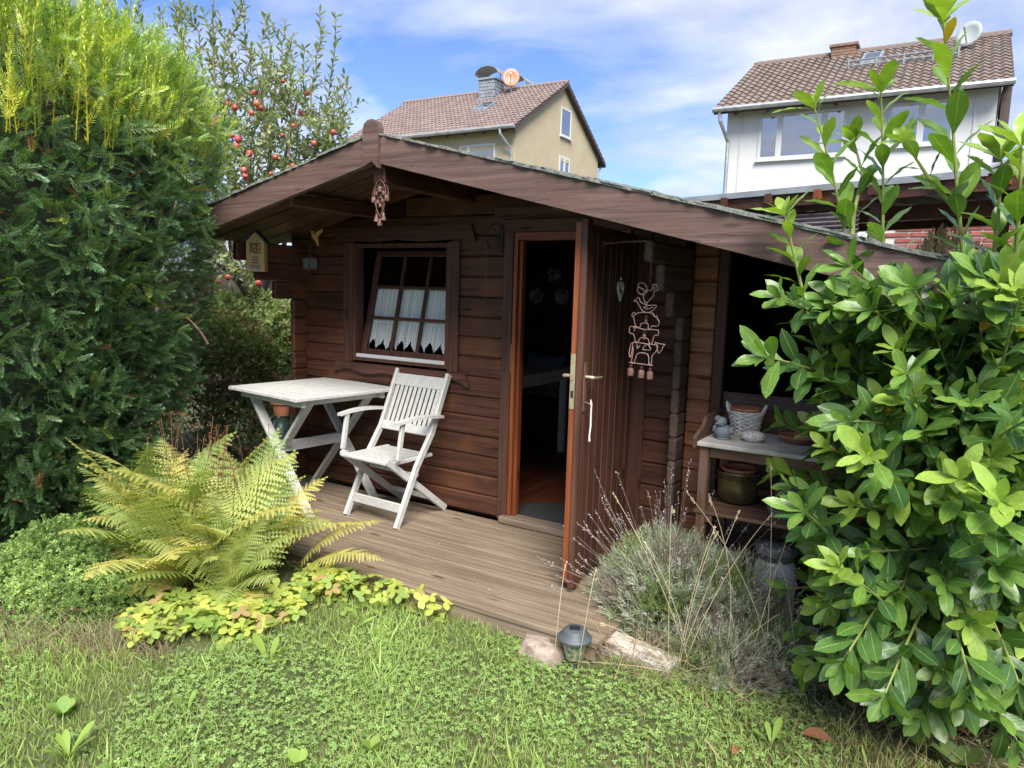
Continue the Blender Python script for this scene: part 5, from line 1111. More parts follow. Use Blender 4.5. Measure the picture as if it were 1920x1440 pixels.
# ---- leaf helper for broadleaf trees
def leafy(b, pts, step, ln, cols, spread=.9, tmpl=LEAF3, start=0.1, droop=0.0, jit=.35):
    P = np.asarray(pts); seg = np.linalg.norm(np.diff(P, axis=0), axis=1); cum = np.concatenate([[0], np.cumsum(seg)]); L = cum[-1]
    s_ = np.arange(L*start, L, step); n = len(s_)
    if n == 0: return
    pos = np.stack([np.interp(s_, cum, P[:, k]) for k in range(3)], -1); tan = nrm(np.stack([np.interp(s_, cum, np.gradient(P[:, k], cum)) for k in range(3)], -1))
    a = np.arange(n)*2.4+RNG.uniform(0, 6); ref = nrm(np.cross(tan, np.array([.3, .2, .1]))); q = np.cross(tan, ref)
    side = ref*np.cos(a)[:, None]+q*np.sin(a)[:, None]
    d = nrm(tan*math.cos(spread)+side*math.sin(spread)+RNG.normal(0, jit, (n, 3))*.5-np.array([0, 0, droop])); nn = nrm(tan+np.array([0, 0, .5])+RNG.normal(0, jit, (n, 3)))
    b.scat(tmpl[0], tmpl[1], d, nn, pos, U(.75, 1.2, n)*ln, cols[RNG.integers(0, len(cols), n)])
# ---- APPLE TREE
at_ = thing('apple_tree', 'apple tree with red apples and long upright twigs behind the yew and cabin', 'apple tree', (-2.3, 1.35, GZ)); OFF[at_.name] = np.array([-2.3, 1.35, GZ])
def apple():
    M['twigbark'] = plain('red_grey_twig', (0.24, 0.17, 0.14), .8, noise=.2)
    base = np.array([-2.3, 1.35, GZ]); cols = np.array([(.17, .24, .09), (.24, .31, .14), (.33, .37, .23), (.14, .20, .08), (.30, .35, .15)])
    MB().tube(curve(base, base+np.array([.1, .05, .6]), base+np.array([.05, 0, 1.3]), 6), list(np.linspace(.11, .08, 6)), 10).build('trunk', 'greybark', at_, smooth=True)
    b = Bag(); wood_ = Bag(); fork = base+np.array([.05, 0, 1.25])
    limbs = []
    targets = [(520, 330, 7.3), (600, 260, 7.4), (450, 250, 7.2), (560, 180, 7.5), (480, 360, 6.9), (400, 180, 7.6), (330, 160, 7.5), (620, 330, 7.3), (430, 420, 6.7), (250, 120, 7.3), (160, 110, 7.2), (90, 100, 7.3), (380, 480, 6.8), (520, 120, 7.6), (560, 340, 7.1), (470, 300, 7.5)]
    for t in targets:
        e = S(*t); mid = (fork+e)/2+np.array([0, 0, .25])+RNG.normal(0, .12, 3); c = curve(fork, mid, e, 12); limbs.append(c); wood_.tube(c, .035, .010, (.17, .14, .12), 6)
        for k in range(11):
            p = c[RNG.integers(4, 12)]; q = p+nrm(RNG.normal(0, 1, 3)+np.array([0, 0, .5]))*U(.2, .45); cc = curve(p, (p+q)/2+RNG.normal(0, .04, 3), q, 5); wood_.tube(cc, .006, .002, (.17, .13, .11), 4); leafy(b, cc, .028, .072, cols, start=.2, droop=.1)
            if k % 2: q2 = q+nrm(RNG.normal(0, 1, 3))*.2; cc = curve(q, (q+q2)/2, q2, 4); wood_.tube(cc, .003, .0015, (.17, .13, .11), 3); leafy(b, cc, .024, .07, cols, start=0)
    for k in range(300):
        x = RNG.uniform(392, 640); y = RNG.uniform(130 if x < 560 else 210, 420)
        if y < 150+abs(x-500)*.5 and RNG.random() < .6: continue
        p = S(x, y, 7.3+RNG.uniform(-.4, .4)); q = p+nrm(RNG.normal(0, 1, 3)+np.array([0, 0, .35]))*RNG.uniform(.16, .34); c = curve(p, (p+q)/2+RNG.normal(0, .04, 3), q, 6); wood_.tube(c, .005, .002, (.17, .13, .11), 4); leafy(b, c, .017, .078, cols, start=0, spread=1.0)
    shoots = [(62, -10), (95, -20), (120, 20), (160, -20), (205, -10), (240, 5), (262, -25), (300, 15), (322, -10), (335, -30), (362, 10), (400, -25), (450, -20), (448, 5), (500, 25), (535, 35), (497, 30), (600, 18), (630, 28), (640, 150), (645, 140), (550, 60), (570, 90), (420, 60), (470, 80), (380, 20), (280, 60), (180, 50), (140, 70)]
    for x, y in shoots:
        d_ = 7.3+RNG.uniform(-.3, .3); tip_ = S(x, y, d_); bx = 960+(x-960)*1.0; root = S(x*.80+90+RNG.uniform(-15, 15), y+210+RNG.uniform(-20, 60), d_)
        c = curve(root, (root+tip_)/2+RNG.normal(0, .13, 3), tip_, 9); c[1:-1] += RNG.normal(0, .018, (7, 3)); wood_.tube(c, .010, .003, (.22, .15, .13), 5); leafy(b, c, .019, .088, cols, spread=.85, start=.08)
        for k in range(3):
            p = c[RNG.integers(2, 7)]; q = p+np.array([RNG.uniform(-.25, .25), RNG.uniform(-.2, .2), RNG.uniform(.08, .32)]); cc = curve(p, (p+q)/2, q, 4); wood_.tube(cc, .005, .002, (.22, .15, .13), 4); leafy(b, cc, .02, .075, cols, start=.1)
    for k in range(26):   # low branches beneath the cabin eave
        p = S(RNG.uniform(360, 480), RNG.uniform(470, 520), 7.0+RNG.uniform(-.3, .3)); q = p+np.array([RNG.uniform(-.25, .25), RNG.uniform(-.2, .2), RNG.uniform(-.12, .12)]); c = curve(p, (p+q)/2+RNG.normal(0, .05, 3), q, 5); wood_.tube(c, .006, .003, (.17, .13, .11), 4); leafy(b, c, .022, .08, cols[1:], start=0)
    wood_.build('branches', 'dry', at_, kind='stuff'); b.build('crown', 'leaf', at_)
    def ared():
        s = NT('apple_skin'); tcn = s.n('ShaderNodeTexCoord'); oi = s.n('ShaderNodeObjectInfo'); add = s.n('ShaderNodeVectorMath', {0: tcn.outputs['Object'], 1: oi.outputs['Location']}, operation='ADD')
        nz = s.n('ShaderNodeTexNoise', {'Vector': add.outputs[0], 'Scale': 12.0, 'Detail': 3.0}).outputs[0]; c = s.ramp(nz, [(.30, (.42, .26, .08)), (.46, (.42, .07, .06)), (.7, (.30, .03, .04))])
        return s.done(**{'Base Color': c, 'Roughness': .35})
    M['apple'] = ared(); first = None
    for x, y, d_ in ((478, 173, 7.2), (576, 174, 7.3), (531, 152, 7.3), (429, 194, 7.2), (441, 201, 7.2), (471, 211, 7.1), (482, 193, 7.1), (488, 201, 7.2), (562, 209, 7.2), (550, 235, 7.2), (434, 253, 7.0), (446, 260, 7.0), (443, 273, 7.0), (468, 287, 7.0), (516, 294, 7.1), (458, 318, 6.9), (460, 330, 6.9), (530, 253, 7.3), (504, 237, 7.3), (588, 268, 7.2), (625, 247, 7.3), (508, 325, 7.0), (409, 528, 6.7), (428, 519, 6.7), (484, 530, 6.7), (565, 213, 7.25), (390, 215, 7.2), (549, 310, 7.1)):
        if first is None:
            first = MB().lathe([(.001, -.030), (.014, -.036), (.030, -.028), (.038, -.008), (.040, .008), (.034, .026), (.018, .035), (.006, .030), (.001, .026)], (0, 0, 0), 14).tube([(0, 0, .026), (.004, 0, .05)], .002, 4).build('apple', 'apple', at_, smooth=True); o = first
        else: o = first.copy(); COL.objects.link(o)
        P = S(x, y, d_-.25); o.location = P-OFF[at_.name]; o.rotation_euler = (U(-.5, .5), U(-.5, .5), U(0, 6)); k = U(.62, .88)*(.82 if x > 500 else 1); o.scale = (k, k, k)
apple()
# ---- BOX SHRUB (green with brown patches) beyond the terrace
def blobshrub(name, label, cat, cs, N, leaf, cols, size, mat='leaf', upw=.3, grp=None, core=None):
    c0_ = np.array(cs[0][0]); o = thing(name, label, cat, (c0_[0], c0_[1], GZ), group=grp); OFF[o.name] = np.array([c0_[0], c0_[1], GZ])
    b = Bag(); tw = Bag()
    for c, r in cs:
        c = np.array(c, float); r = np.array(r, float); n = int(N*np.prod(r)**(2/3)/sum(np.prod(np.array(q[1]))**(2/3) for q in cs))
        v = nrm(RNG.normal(0, 1, (n, 3))); v[:, 2] = np.where(v[:, 2] < -.3, -v[:, 2], v[:, 2]); k = (1-RNG.random(n)**1.6*.45)*(1+.10*np.sin(v[:, 0]*9+v[:, 2]*7)*np.cos(v[:, 1]*8))
        P = c+v*r*k[:, None]; P[:, 2] = np.maximum(P[:, 2], GZ)
        d = nrm(v+RNG.normal(0, .7, (n, 3))+np.array([0, 0, upw])); nn = nrm(v+RNG.normal(0, .6, (n, 3))+np.array([0, 0, .6]))
        pn = np.sin(P[:, 0]*9+P[:, 2]*8)*np.cos(P[:, 1]*7+P[:, 2]*11); ci = np.clip(((pn+1)/2+RNG.normal(0, .25, n))*len(cols), 0, len(cols)-1).astype(int)
        b.scat(leaf[0], leaf[1], d, nn, P, U(.7, 1.25, n)*size, np.array(cols)[ci]*U(.75, 1.25, (n, 1)) if False else np.array(cols)[ci]*RNG.uniform(.75, 1.25, (n, 1)))
        for i in range(int(n/90)):
            q = c+nrm(RNG.normal(0, 1, 3))*r*.9; q[2] = max(q[2], GZ+.1); base = np.array([c[0]+RNG.normal(0, r[0]*.2), c[1]+RNG.normal(0, r[1]*.2), GZ]); tw.tube(curve(base, (base+q)/2+RNG.normal(0, .03, 3), q, 5), .005, .002, (.14, .09, .06), 3)
    b.build('foliage', mat, o); tw.build('twigs', 'dry', o, kind='stuff')
    return o
def clusterT(n, leaf, r=1.0, up_=.6):
    V = []; T = []; k = 0
    for i in range(n):
        a = i*2.4; e = .35+1.0*(i/n); d = np.array([math.sin(e)*math.cos(a), math.sin(e)*math.sin(a), math.cos(e)]); d = d[[0, 2, 1]]
        R_ = frames(d[None], np.array([[.05, 1.0, .02]]))[0]; V += list(leaf[0]@R_.T*RNG.uniform(.7, 1.1)+np.array([0, .5*(1-i/n), 0])); T += [tuple(q+k) for q in leaf[1]]; k += len(leaf[0])
    return np.array(V)*r, np.array(T)
SMALL = T_leaf(.5, .1, .05, 2); TINY = (np.array([(0, 0, 0), (-.25, .5, .05), (.25, .5, .05), (0, 1, 0)]), np.array([(0, 2, 1), (1, 2, 3)]))
CL8 = clusterT(8, TINY, .5); CL6 = clusterT(6, TINY, .6)
blobshrub('box_shrub', 'box shrub with many brown dead leaves between the yew and the table', 'shrub', [((-1.55, .30, .45), (.62, .5, .75)), ((-1.25, .25, .75), (.42, .4, .5)), ((-1.0, .15, .2), (.40, .35, .45)), ((-2.0, .1, .55), (.4, .4, .6))], 7500, CL8, [(.07, .11, .03), (.10, .15, .04), (.13, .19, .05), (.20, .15, .08), (.30, .22, .13), (.08, .12, .035)], .055)
blobshrub('wild_grass_clump', 'light green tall wild plants behind the box shrub by the wire fence', 'wild plants', [((-1.1, .9, .75), (.5, .3, .62)), ((-.7, 1.0, .5), (.4, .25, .55)), ((-2.2, 1.2, .9), (.9, .3, .5))], 3400, CL6, [(.17, .25, .08), (.25, .33, .12), (.33, .35, .17), (.13, .20, .07)], .085)
# ---- HERB MOUND
blobshrub('herb_mound', 'low bushy bright green herb mound in the left foreground bed', 'herb', [((.34, -2.00, -.06), (.32, .26, .30)), ((.05, -2.02, -.10), (.28, .26, .17)), ((.62, -2.06, -.10), (.34, .26, .22)), ((.10, -2.35, -.13), (.5, .30, .13)), ((.72, -2.34, -.15), (.42, .22, .10)), ((.76, -1.85, -.11), (.25, .2, .16)), ((.42, -2.25, -.12), (.22, .2, .18))], 9000, CL8, [(.17, .27, .08), (.23, .35, .11), (.30, .43, .14), (.36, .48, .17)], .042)
# ---- FERN
def T_frond(seed, npn=26, curlr=1.0):
    rs = np.random.default_rng(seed); V = []; T = []; C = []; k = 0; n = 20
    ts = np.linspace(0, 1, n); bend = rs.uniform(.45, 1.25)*curlr; ang = 1.33-bend*ts**1.4
    ys = np.concatenate([[0], np.cumsum(np.cos(ang[:-1]))])/n; zs = np.concatenate([[0], np.cumsum(np.sin(ang[:-1]))])/n; sxx = rs.uniform(-.12, .12)*ts**2
    R3 = np.stack([sxx, ys, zs], -1)
    for i in range(n-1):
        w = .006*(1-ts[i]*.8); p, q = R3[i], R3[i+1]; V += [p-[w, 0, 0], p+[w, 0, 0], q-[w*.9, 0, 0], q+[w*.9, 0, 0], p+[0, 0, w], q+[0, 0, w]]; T += [(k, k+1, k+3), (k, k+3, k+2), (k, k+4, k+5), (k, k+5, k+2)]; C += [(1.2, 1.0, .8)]*6; k += 6
    for i in range(npn):
        t = .14+.85*i/(npn-1); p = np.array([np.interp(t, ts, R3[:, j]) for j in range(3)]); tn = nrm(np.array([np.interp(t, ts, np.gradient(R3[:, j])) for j in range(3)]))
        Lp = (.215+.05*rs.random())*math.sin(math.pi*min(1, (t*.93+.10)))**.75*(1-.25*t)+.012
        for sd_ in (-1, 1):
            d = nrm(np.array([sd_*1.0, 0, 0])+tn*(.35+.35*t)+np.array([0, 0, rs.uniform(-.22, .08)])); nn = nrm(np.cross(d, tn)*(-sd_)+rs.normal(0, .12, 3)); inp = nrm(np.cross(nn, d))
            nl = 8; w = .030*(1-.3*t)
            for j in range(nl):
                a0, a1 = j/nl, (j+1)/nl; ww = w*(1-a0)**.65; c0__ = p+d*Lp*a0-np.array([0, 0, .05*a0*a0*Lp*4]); c1 = p+d*Lp*a1-np.array([0, 0, .05*a1*a1*Lp*4])
                V += [c0__, c1, c0__+inp*ww+d*Lp/nl*.75, c0__-inp*ww+d*Lp/nl*.75]; T += [(k, k+1, k+2), (k, k+3, k+1)]; C += [(1, 1, 1), (1, 1, 1), (1.15, 1.1, 1), (1.1, 1.05, 1)]; k += 4
    return np.array(V), np.array(T), np.array(C)
def fern():
    fo = thing('fern', 'big yellow-green fern clump in front of the yew and terrace table', 'fern', (.75, -1.42, GZ)); OFF[fo.name] = np.array([.75, -1.42, GZ]); o0 = OFF[fo.name]
    cols = [(.32, .40, .13), (.40, .46, .15), (.48, .51, .17), (.26, .36, .12), (.52, .50, .16), (.36, .43, .15)]
    meshes = []
    for k in range(10):
        V, T, C = T_frond(100+k); c = np.array(cols[k % 6]); o = arr('frond_source', V, T, C*c, 'leaf', None, org=(0, 0, 0)); meshes.append(o.data); bpy.data.objects.remove(o)
    crowns = [(.36, -1.50), (.62, -1.62), (.92, -1.66), (.55, -1.34), (1.22, -1.62), (.88, -1.40), (1.10, -1.42), (.75, -1.52), (.30, -1.32)]
    n = 0
    for ci, (x, y) in enumerate(crowns):
        m = (16, 17, 17, 14, 15, 14, 13, 12, 10)[ci]
        for i in range(m):
            a = 2*math.pi*i/m+RNG.uniform(-.25, .25); L = U(.58, .92)*(.80 if ci in (4, 8) else 1.05)
            o = bpy.data.objects.new('frond', meshes[RNG.integers(0, 10)]); COL.objects.link(o); o.parent = fo
            o.location = (x-o0[0]+.04*math.cos(a), y-o0[1]+.04*math.sin(a), .0); o.rotation_euler = (RNG.uniform(-.42, .2) if math.cos(a+2.1) > .2 else RNG.uniform(-.2, .25), RNG.uniform(-.3, .3), a); s_ = L*U(.80, 1.12); o.scale = (s_, s_, s_*U(.85, 1.1))
    for x, y, a, L, tl_ in ((1.28, -1.62, -2.0, .45, -.85), (1.05, -1.75, 2.35, .50, -1.0), (.80, -1.75, 1.9, .38, -.6), (1.35, -1.35, -1.2, .6, -.6), (1.30, -1.30, -.9, .62, -.35)):
        o = bpy.data.objects.new('frond', meshes[4]); COL.objects.link(o); o.parent = fo; o.location = (x-o0[0], y-o0[1], .06); o.rotation_euler = (tl_, 0, a); o.scale = (L, L, L)
    b = Bag()
    for i in range(60):
        p = np.array([U(.4, 1.2), U(-1.55, -1.3), GZ]); q = p+np.array([RNG.normal(0, .12), RNG.normal(0, .12), U(.4, .85)]); b.tube(curve(p, (p+q)/2+RNG.normal(0, .04, 3), q, 5), .003, .0015, (.22, .10, .05), 3)
        m = 14; pp = q+RNG.normal(0, .05, (m, 3))-np.array([0, 0, .05]); b.scat(TINY[0], TINY[1], RNG.normal(0, 1, (m, 3)), RNG.normal(0, 1, (m, 3)), pp, U(.008, .018, m), np.array([.20, .11, .06])*RNG.uniform(.7, 1.4, (m, 1)))
    b.build('dead_brown_stalks', 'dry', fo, kind='stuff')
    # bellflower among the fronds
    bf = thing('bellflower', 'thin stalk with three violet bell flowers among the fern fronds', 'flower', (.87, -1.75, GZ)); OFF[bf.name] = np.array([.87, -1.75, GZ])
    tp = S(296, 985, 3.95); ft = np.array([tp[0]+.03, tp[1]+.05, GZ]); MB().tube(curve(ft, (ft+tp)/2+np.array([.02, 0, 0]), tp+np.array([0, 0, .08]), 8), .0025, 5).build('stem', 'stem', bf)
    M['violet'] = plain('violet_petal', (.26, .20, .58), .6, noise=.1)
    for x, y in ((296, 981), (290, 993), (298, 1003)): MB().lathe([(.001, .016), (.008, .012), (.011, 0), (.017, -.012), (.013, -.010)], S(x, y, 3.93), 7, wob=.15).build('blossom', 'violet', bf)
    b = Bag(); leafy(b, curve(ft, (ft+tp)/2, tp, 8), .05, .06, np.array([(.10, .18, .04)])); b.build('leaves', 'leaf', bf, kind='stuff')
fern()
# ---- GROUND COVER (yellow-green strawberry leaves)
OB = T_leaf(.70, .14, .14, 5, ob=.56)
def trefoil(leaf, sc=1.0, spread=1.15):
    V = []; T = []; k = 0
    for a in (-spread, 0, spread):
        d = np.array([math.sin(a), math.cos(a), .05]); R_ = frames(d[None], np.array([[0, 0, 1.0]]))[0]; V += list(leaf[0]@R_.T); T += [tuple(q+k) for q in leaf[1]]; k += len(leaf[0])
    return np.array(V)*sc, np.array(T)
TRI = trefoil(OB, 1.0, 1.55); TRS = trefoil(T_leaf(.85, .06, .03, 2), .55, 2.05)
def groundcover():
    pts = []
    path = [(245, 1180), (330, 1150), (420, 1160), (520, 1140), (600, 1110), (680, 1100), (750, 1110), (830, 1130)]
    P = []; xs = [p[0] for p in path]; ys_ = [p[1] for p in path]
    N = 900
    for i in range(N):
        x = U(235, 850); y = np.interp(x, xs, ys_)+RNG.normal(0, 17)+(-18 if x > 560 else 0); v = fw+rt*(x-960)/F-up*(y-720)/F; t = (GZ+.06-CP[2])/v[2]; q = CP+v*t
        if q[1] > -1.17 and -.0 < q[0] < 3.05: continue
        P.append(q)
    P = np.array(P); n = len(P); P[:, 2] = GZ+U(.02, .13, n); t = RNG.random(n)
    c = colmix((.22, .34, .08), (.52, .55, .12), t); c = np.where((RNG.random(n) < .06)[:, None], np.array([.42, .30, .14]), c)
    tocam = nrm(CP-P)
    b = Bag(); b.scat(TRI[0], TRI[1], RNG.normal(0, 1, (n, 3))*np.array([1, 1, .25]), nrm(np.array([0, 0, 1.0])+.35*tocam+RNG.normal(0, .28, (n, 3))), P, U(.030, .055, n), c)
    for p in P[::2]: b.tube(curve((p[0]+RNG.normal(0, .02), p[1]+RNG.normal(0, .02), GZ), (p[0], p[1], p[2]-.04), p, 4), .0015, .0012, (.20, .22, .06), 3)
    b.build('ground_cover', 'leaf', kind='stuff')
groundcover()
# ---- LAVENDER
def lavender():
    def sprigT(n=12):
        V = [(-.008, 0, 0), (.008, 0, 0), (0, 1, 0)]; T = [(0, 1, 2)]; k = 3; tv, tt = T_needle(.13)
        for i in range(n):
            t = .12+.88*i/n; a = i*1.57+(i//2)*.8; e = .75-.35*t; d = np.array([math.sin(e)*math.cos(a), math.cos(e), math.sin(e)*math.sin(a)]); R_ = frames(d[None], np.array([[.1, 1.0, .2]]))[0]
            V += list((tv*.40*(1-.3*t))@R_.T+np.array([0, t, 0])); T += [tuple(q+k) for q in tt]; k += 4
        return np.array(V), np.array(T)
    ST = sprigT(); lv = thing('lavender_bush', 'grey-green lavender bush with dry flower stalks beside the open door', 'lavender', (3.18, -.62, GZ)); OFF[lv.name] = np.array([3.18, -.62, GZ])
    def mound(o, c, r, N, hfl):
        c = np.array(c); r = np.array(r); v = nrm(RNG.normal(0, 1, (N, 3))); v[:, 2] = abs(v[:, 2]); k = 1-RNG.random(N)**1.5*.5
        P = c+v*r*k[:, None]; d = nrm(v*np.array([1, 1, .8])+np.array([0, 0, .55])+RNG.normal(0, .30, (N, 3))); P -= d*.05; P[:, 2] = np.maximum(P[:, 2], GZ)
        t = RNG.random(N); cc = colmix((.33, .38, .29), (.56, .60, .48), t); pn = np.sin(P[:, 0]*14+1)*np.cos(P[:, 2]*12+P[:, 1]*9)
        cc = np.where((pn+RNG.normal(0, .3, N) > .45)[:, None], np.array([.24, .33, .12]), cc); cc = np.where((pn+RNG.normal(0, .3, N) < -.5)[:, None], np.array([.32, .27, .24]), cc)
        b = Bag(); b.scat(ST[0], ST[1], d, RNG.normal(0, 1, (N, 3)), P, U(.055, .11, N), cc); b.build('foliage', 'leaf', o)
        b = Bag()
        for i in range(int(N*.42)):
            q = c+nrm(RNG.normal(0, 1, 3)*np.array([1, 1, .8]))*r*U(.6, .98); q[2] = GZ+abs(q[2]-GZ); p = np.array([c[0]+(q[0]-c[0])*.35, c[1]+(q[1]-c[1])*.35, GZ]); b.tube(curve(p, (p+q)/2+np.array([0, 0, -.02]), q, 4), .0022, .0014, (.20, .155, .13), 3)
        for i in range(hfl):
            u_ = nrm(RNG.normal(0, 1, 3)*np.array([1, 1, .3])+np.array([-.15, -.05, .85])); p = c+u_*r*.75; q = c+u_*(r+.02)+u_*U(.10, .32); q[2] += U(0, .08); cv = curve(p, (p+q)/2+RNG.normal(0, .015, 3), q, 6)
            b.tube(cv, .0013, .0010, (.27, .23, .17), 3)
            m = 12; tt_ = np.linspace(0, 1, m)[:, None]; pos = cv[-2]*(1-tt_)+cv[-1]*tt_ if i % 3 else cv[-1]-(cv[-1]-cv[-3])*tt_*.7
            b.scat(TINY[0], TINY[1], nrm(RNG.normal(0, 1, (m, 3)))+nrm(cv[-1]-cv[-2]), RNG.normal(0, 1, (m, 3)), pos, U(.008, .014, m), np.array([.42, .36, .38])*RNG.uniform(.7, 1.3, (m, 1)))
        b.build('dry_stalks', 'dry', o, kind='stuff')
    mound(lv, (3.14, -.60, -.05), (.37, .36, .42), 3300, 110)
    mound(lv, (3.40, -.50, -.08), (.28, .30, .36), 1300, 30)
    l2 = thing('lavender_bush', 'lower dry lavender bush between the timber block and the laurel', 'lavender', (3.48, -.78, GZ)); OFF[l2.name] = np.array([3.48, -.78, GZ])
    mound(l2, (3.46, -.86, -.15), (.30, .24, .24), 1500, 25)
    mound(l2, (3.68, -.74, -.15), (.20, .22, .26), 700, 14)
    # long straws
    dg = thing('dry_grass_tuft', 'tuft of long straw-coloured grass stalks leaning over the lavender', 'grass tuft', (3.22, -1.08, GZ)); OFF[dg.name] = np.array([3.22, -1.08, GZ])
    b = Bag()
    for (x0, y0), (x1, y1), (x2, y2) in (((1270, 1260), (1310, 1090), (1345, 1000)), ((1262, 1262), (1320, 1120), (1385, 960)), ((1268, 1258), (1300, 1110), (1340, 990)), ((1275, 1262), (1350, 1100), (1450, 960)), ((1300, 1255), (1240, 1100), (1150, 925)), ((1258, 1180), (1257, 1000), (1262, 960)), ((1450, 1210), (1400, 1100), (1290, 925)), ((1280, 1262), (1200, 1250), (1060, 1240)), ((1265, 1262), (1190, 1200), (1130, 1170)), ((1440, 1190), (1445, 1050), (1445, 870)), ((1290, 1265), (1400, 1260), (1480, 1230)), ((1500, 1230), (1480, 1130), (1465, 1060)), ((1085, 1190), (1110, 1100), (1120, 1070)), ((1040, 1180), (1050, 1130), (1060, 1060)), ((1330, 1255), (1420, 1180), (1520, 1120)), ((1290, 1258), (1270, 1150), (1210, 1020)), ((1350, 1250), (1370, 1100), (1330, 930)), ((1400, 1240), (1440, 1120), (1480, 1000))):
        p = S(x0, y0, 3.02); p[2] = GZ; r_ = S(x1, y1, 2.98); q = S(x2, y2, 3.02+RNG.uniform(-.05, .15)); b.tube(curve(p, 2*r_-(p+q)/2, q, 12), .0019, .0011, (.56, .46, .30), 4)
        m = 12; tt_ = np.linspace(0, .12, m)[:, None]; b.scat(TINY[0], TINY[1], nrm(q-r_)[None]+RNG.normal(0, .25, (m, 3)), RNG.normal(0, 1, (m, 3)), q+(r_-q)*tt_, U(.010, .018, m), (.50, .42, .28))
    for i in range(170):
        p = np.array([3.24+RNG.normal(0, .12), -1.06+RNG.normal(0, .06), GZ]); q = p+np.array([RNG.normal(.03, .13), RNG.normal(0, .13), U(.04, .20)]); b.tube(curve(p, (p+q)/2+np.array([0, 0, .05]), q, 4), .0013, .0007, np.array([.38, .31, .17])*U(.6, 1.2), 3)
    b.build('stalks', 'dry', dg, kind='stuff')
lavender()
# ---- CHERRY LAUREL
def laurel():
    lo_ = thing('cherry_laurel', 'big glossy cherry laurel bush with light green shoots at the right edge', 'laurel', (4.25, -.62, GZ)); OFF[lo_.name] = np.array([4.25, -.62, GZ]); o0 = OFF[lo_.name]
    L_p, L_d, L_n, L_s, L_c = [], [], [], [], []     # position, direction, normal, length, colour class 0 young .. 3 old
    twigs = Bag(); base = np.array([4.25, -.62, GZ])
    def add(p, d, n_, s_, c): L_p.append(p); L_d.append(d); L_n.append(n_); L_s.append(s_); L_c.append(c)
    def dress(cv, step, ln, young, start=.3, spread=1.0, droop=0.0, tipn=5):
        seg = np.linalg.norm(np.diff(cv, axis=0), axis=1); cum = np.concatenate([[0], np.cumsum(seg)]); L = cum[-1]; s_ = L*start; i = 0; ph = RNG.uniform(0, 6)
        while s_ < L:
            pos = np.array([np.interp(s_, cum, cv[:, k]) for k in range(3)]); tan = nrm(np.array([np.interp(s_, cum, np.gradient(cv[:, k])) for k in range(3)]))
            a = ph+i*2.4; ref = nrm(np.cross(tan, np.array([.31, .22, .1]))); q = np.cross(tan, ref); side = ref*math.cos(a)+q*math.sin(a); t = s_/L
            sp_ = spread*(1-.35*t)+RNG.normal(0, .12); d = nrm(tan*math.cos(sp_)+side*math.sin(sp_)-np.array([0, 0, droop*(1-t*.5)])); n_ = nrm(tan*.8+np.array([0, 0, .75])+RNG.normal(0, .18, 3))
            cl = 0 if (young and t > .86) else (1 if young and t > .55 else (2 if RNG.random() < .5 else 3)) if young else (1 if t > .85 and RNG.random() < .4 else (2 if RNG.random() < .55 else 3))
            add(pos, d, n_, ln*U(.75, 1.12)*(1-.30*max(0, t-.8)*5*(1 if young else .3)), cl); s_ += step*U(.8, 1.2); i += 1
        tan = nrm(cv[-1]-cv[-3])
        for k in range(tipn):
            a = ph+k*2.4; ref = nrm(np.cross(tan, np.array([.31, .22, .1]))); q = np.cross(tan, ref); side = ref*math.cos(a)+q*math.sin(a); sp_ = .35+.12*k
            add(cv[-1], nrm(tan*math.cos(sp_)+side*math.sin(sp_)), nrm(-side+np.array([0, 0, .3])), ln*(.55+.09*k), 0 if young else 1)
    # tall shoots
    shoots = [([(1528, 205, 2.62), (1565, 340, 2.66), (1592, 480, 2.72), (1612, 640, 2.78), (1640, 860, 2.85)], .052, .115), ([(1652, 175, 2.62), (1656, 330, 2.66), (1655, 520, 2.70), (1657, 700, 2.75), (1668, 900, 2.85)], .048, .125), ([(1768, 40, 2.42), (1785, 220, 2.50), (1798, 400, 2.56), (1812, 560, 2.65), (1800, 800, 2.8)], .050, .125), ([(1472, 405, 2.66), (1494, 500, 2.70), (1520, 610, 2.74), (1580, 760, 2.82)], .040, .105), ([(1602, 268, 2.70), (1618, 330, 2.70), (1600, 400, 2.70), (1596, 470, 2.72)], .055, .10), ([(1700, 270, 2.55), (1745, 340, 2.56), (1795, 395, 2.58)], .055, .10), ([(1878, 300, 2.30), (1872, 400, 2.34), (1858, 520, 2.42), (1840, 760, 2.6)], .046, .12), ([(1915, 275, 2.2), (1912, 360, 2.25), (1900, 560, 2.4), (1870, 800, 2.6)], .046, .125)]
    for pts, st, ln in shoots:
        P = np.array([S(*p) for p in pts[::-1]]); k = len(P); tq = np.linspace(0, k-1, 22); cv = np.stack([np.interp(tq, range(k), P[:, j]) for j in range(3)], -1); cv[1:-1] = (cv[:-2]+cv[1:-1]*2+cv[2:])/4
        MB().tube(cv, list(np.linspace(.0105, .0030, 22)), 7).build('stem', 'stem', lo_, smooth=True)
        dress(cv, st*.74, ln*1.20, True, .10, .95, .0, 7)
    # main stems from the ground and side twigs filling the crown
    c = np.array([4.23, -.72, .74]); r = np.array([.55, .58, .93]); n = 330
    mains = [base+np.array([RNG.normal(0, .05), RNG.normal(0, .04), 0]) for _ in range(7)]; tops = [np.array([4.17+.36*math.cos(a), -.70+.28*math.sin(a), 1.05+.18*math.sin(a*2)]) for a in np.linspace(0, 6.28, 8)[:-1]]
    mc_ = []
    for b0, t0 in zip(mains, tops):
        cv = curve(b0, (b0+t0)/2+np.array([0, 0, -.1])+RNG.normal(0, .04, 3), t0, 12); mc_.append(cv); MB().tube(cv, list(np.linspace(.020, .009, 12)), 8).build('stem', 'bark', lo_, smooth=True)
    gold = math.pi*(3-math.sqrt(5))
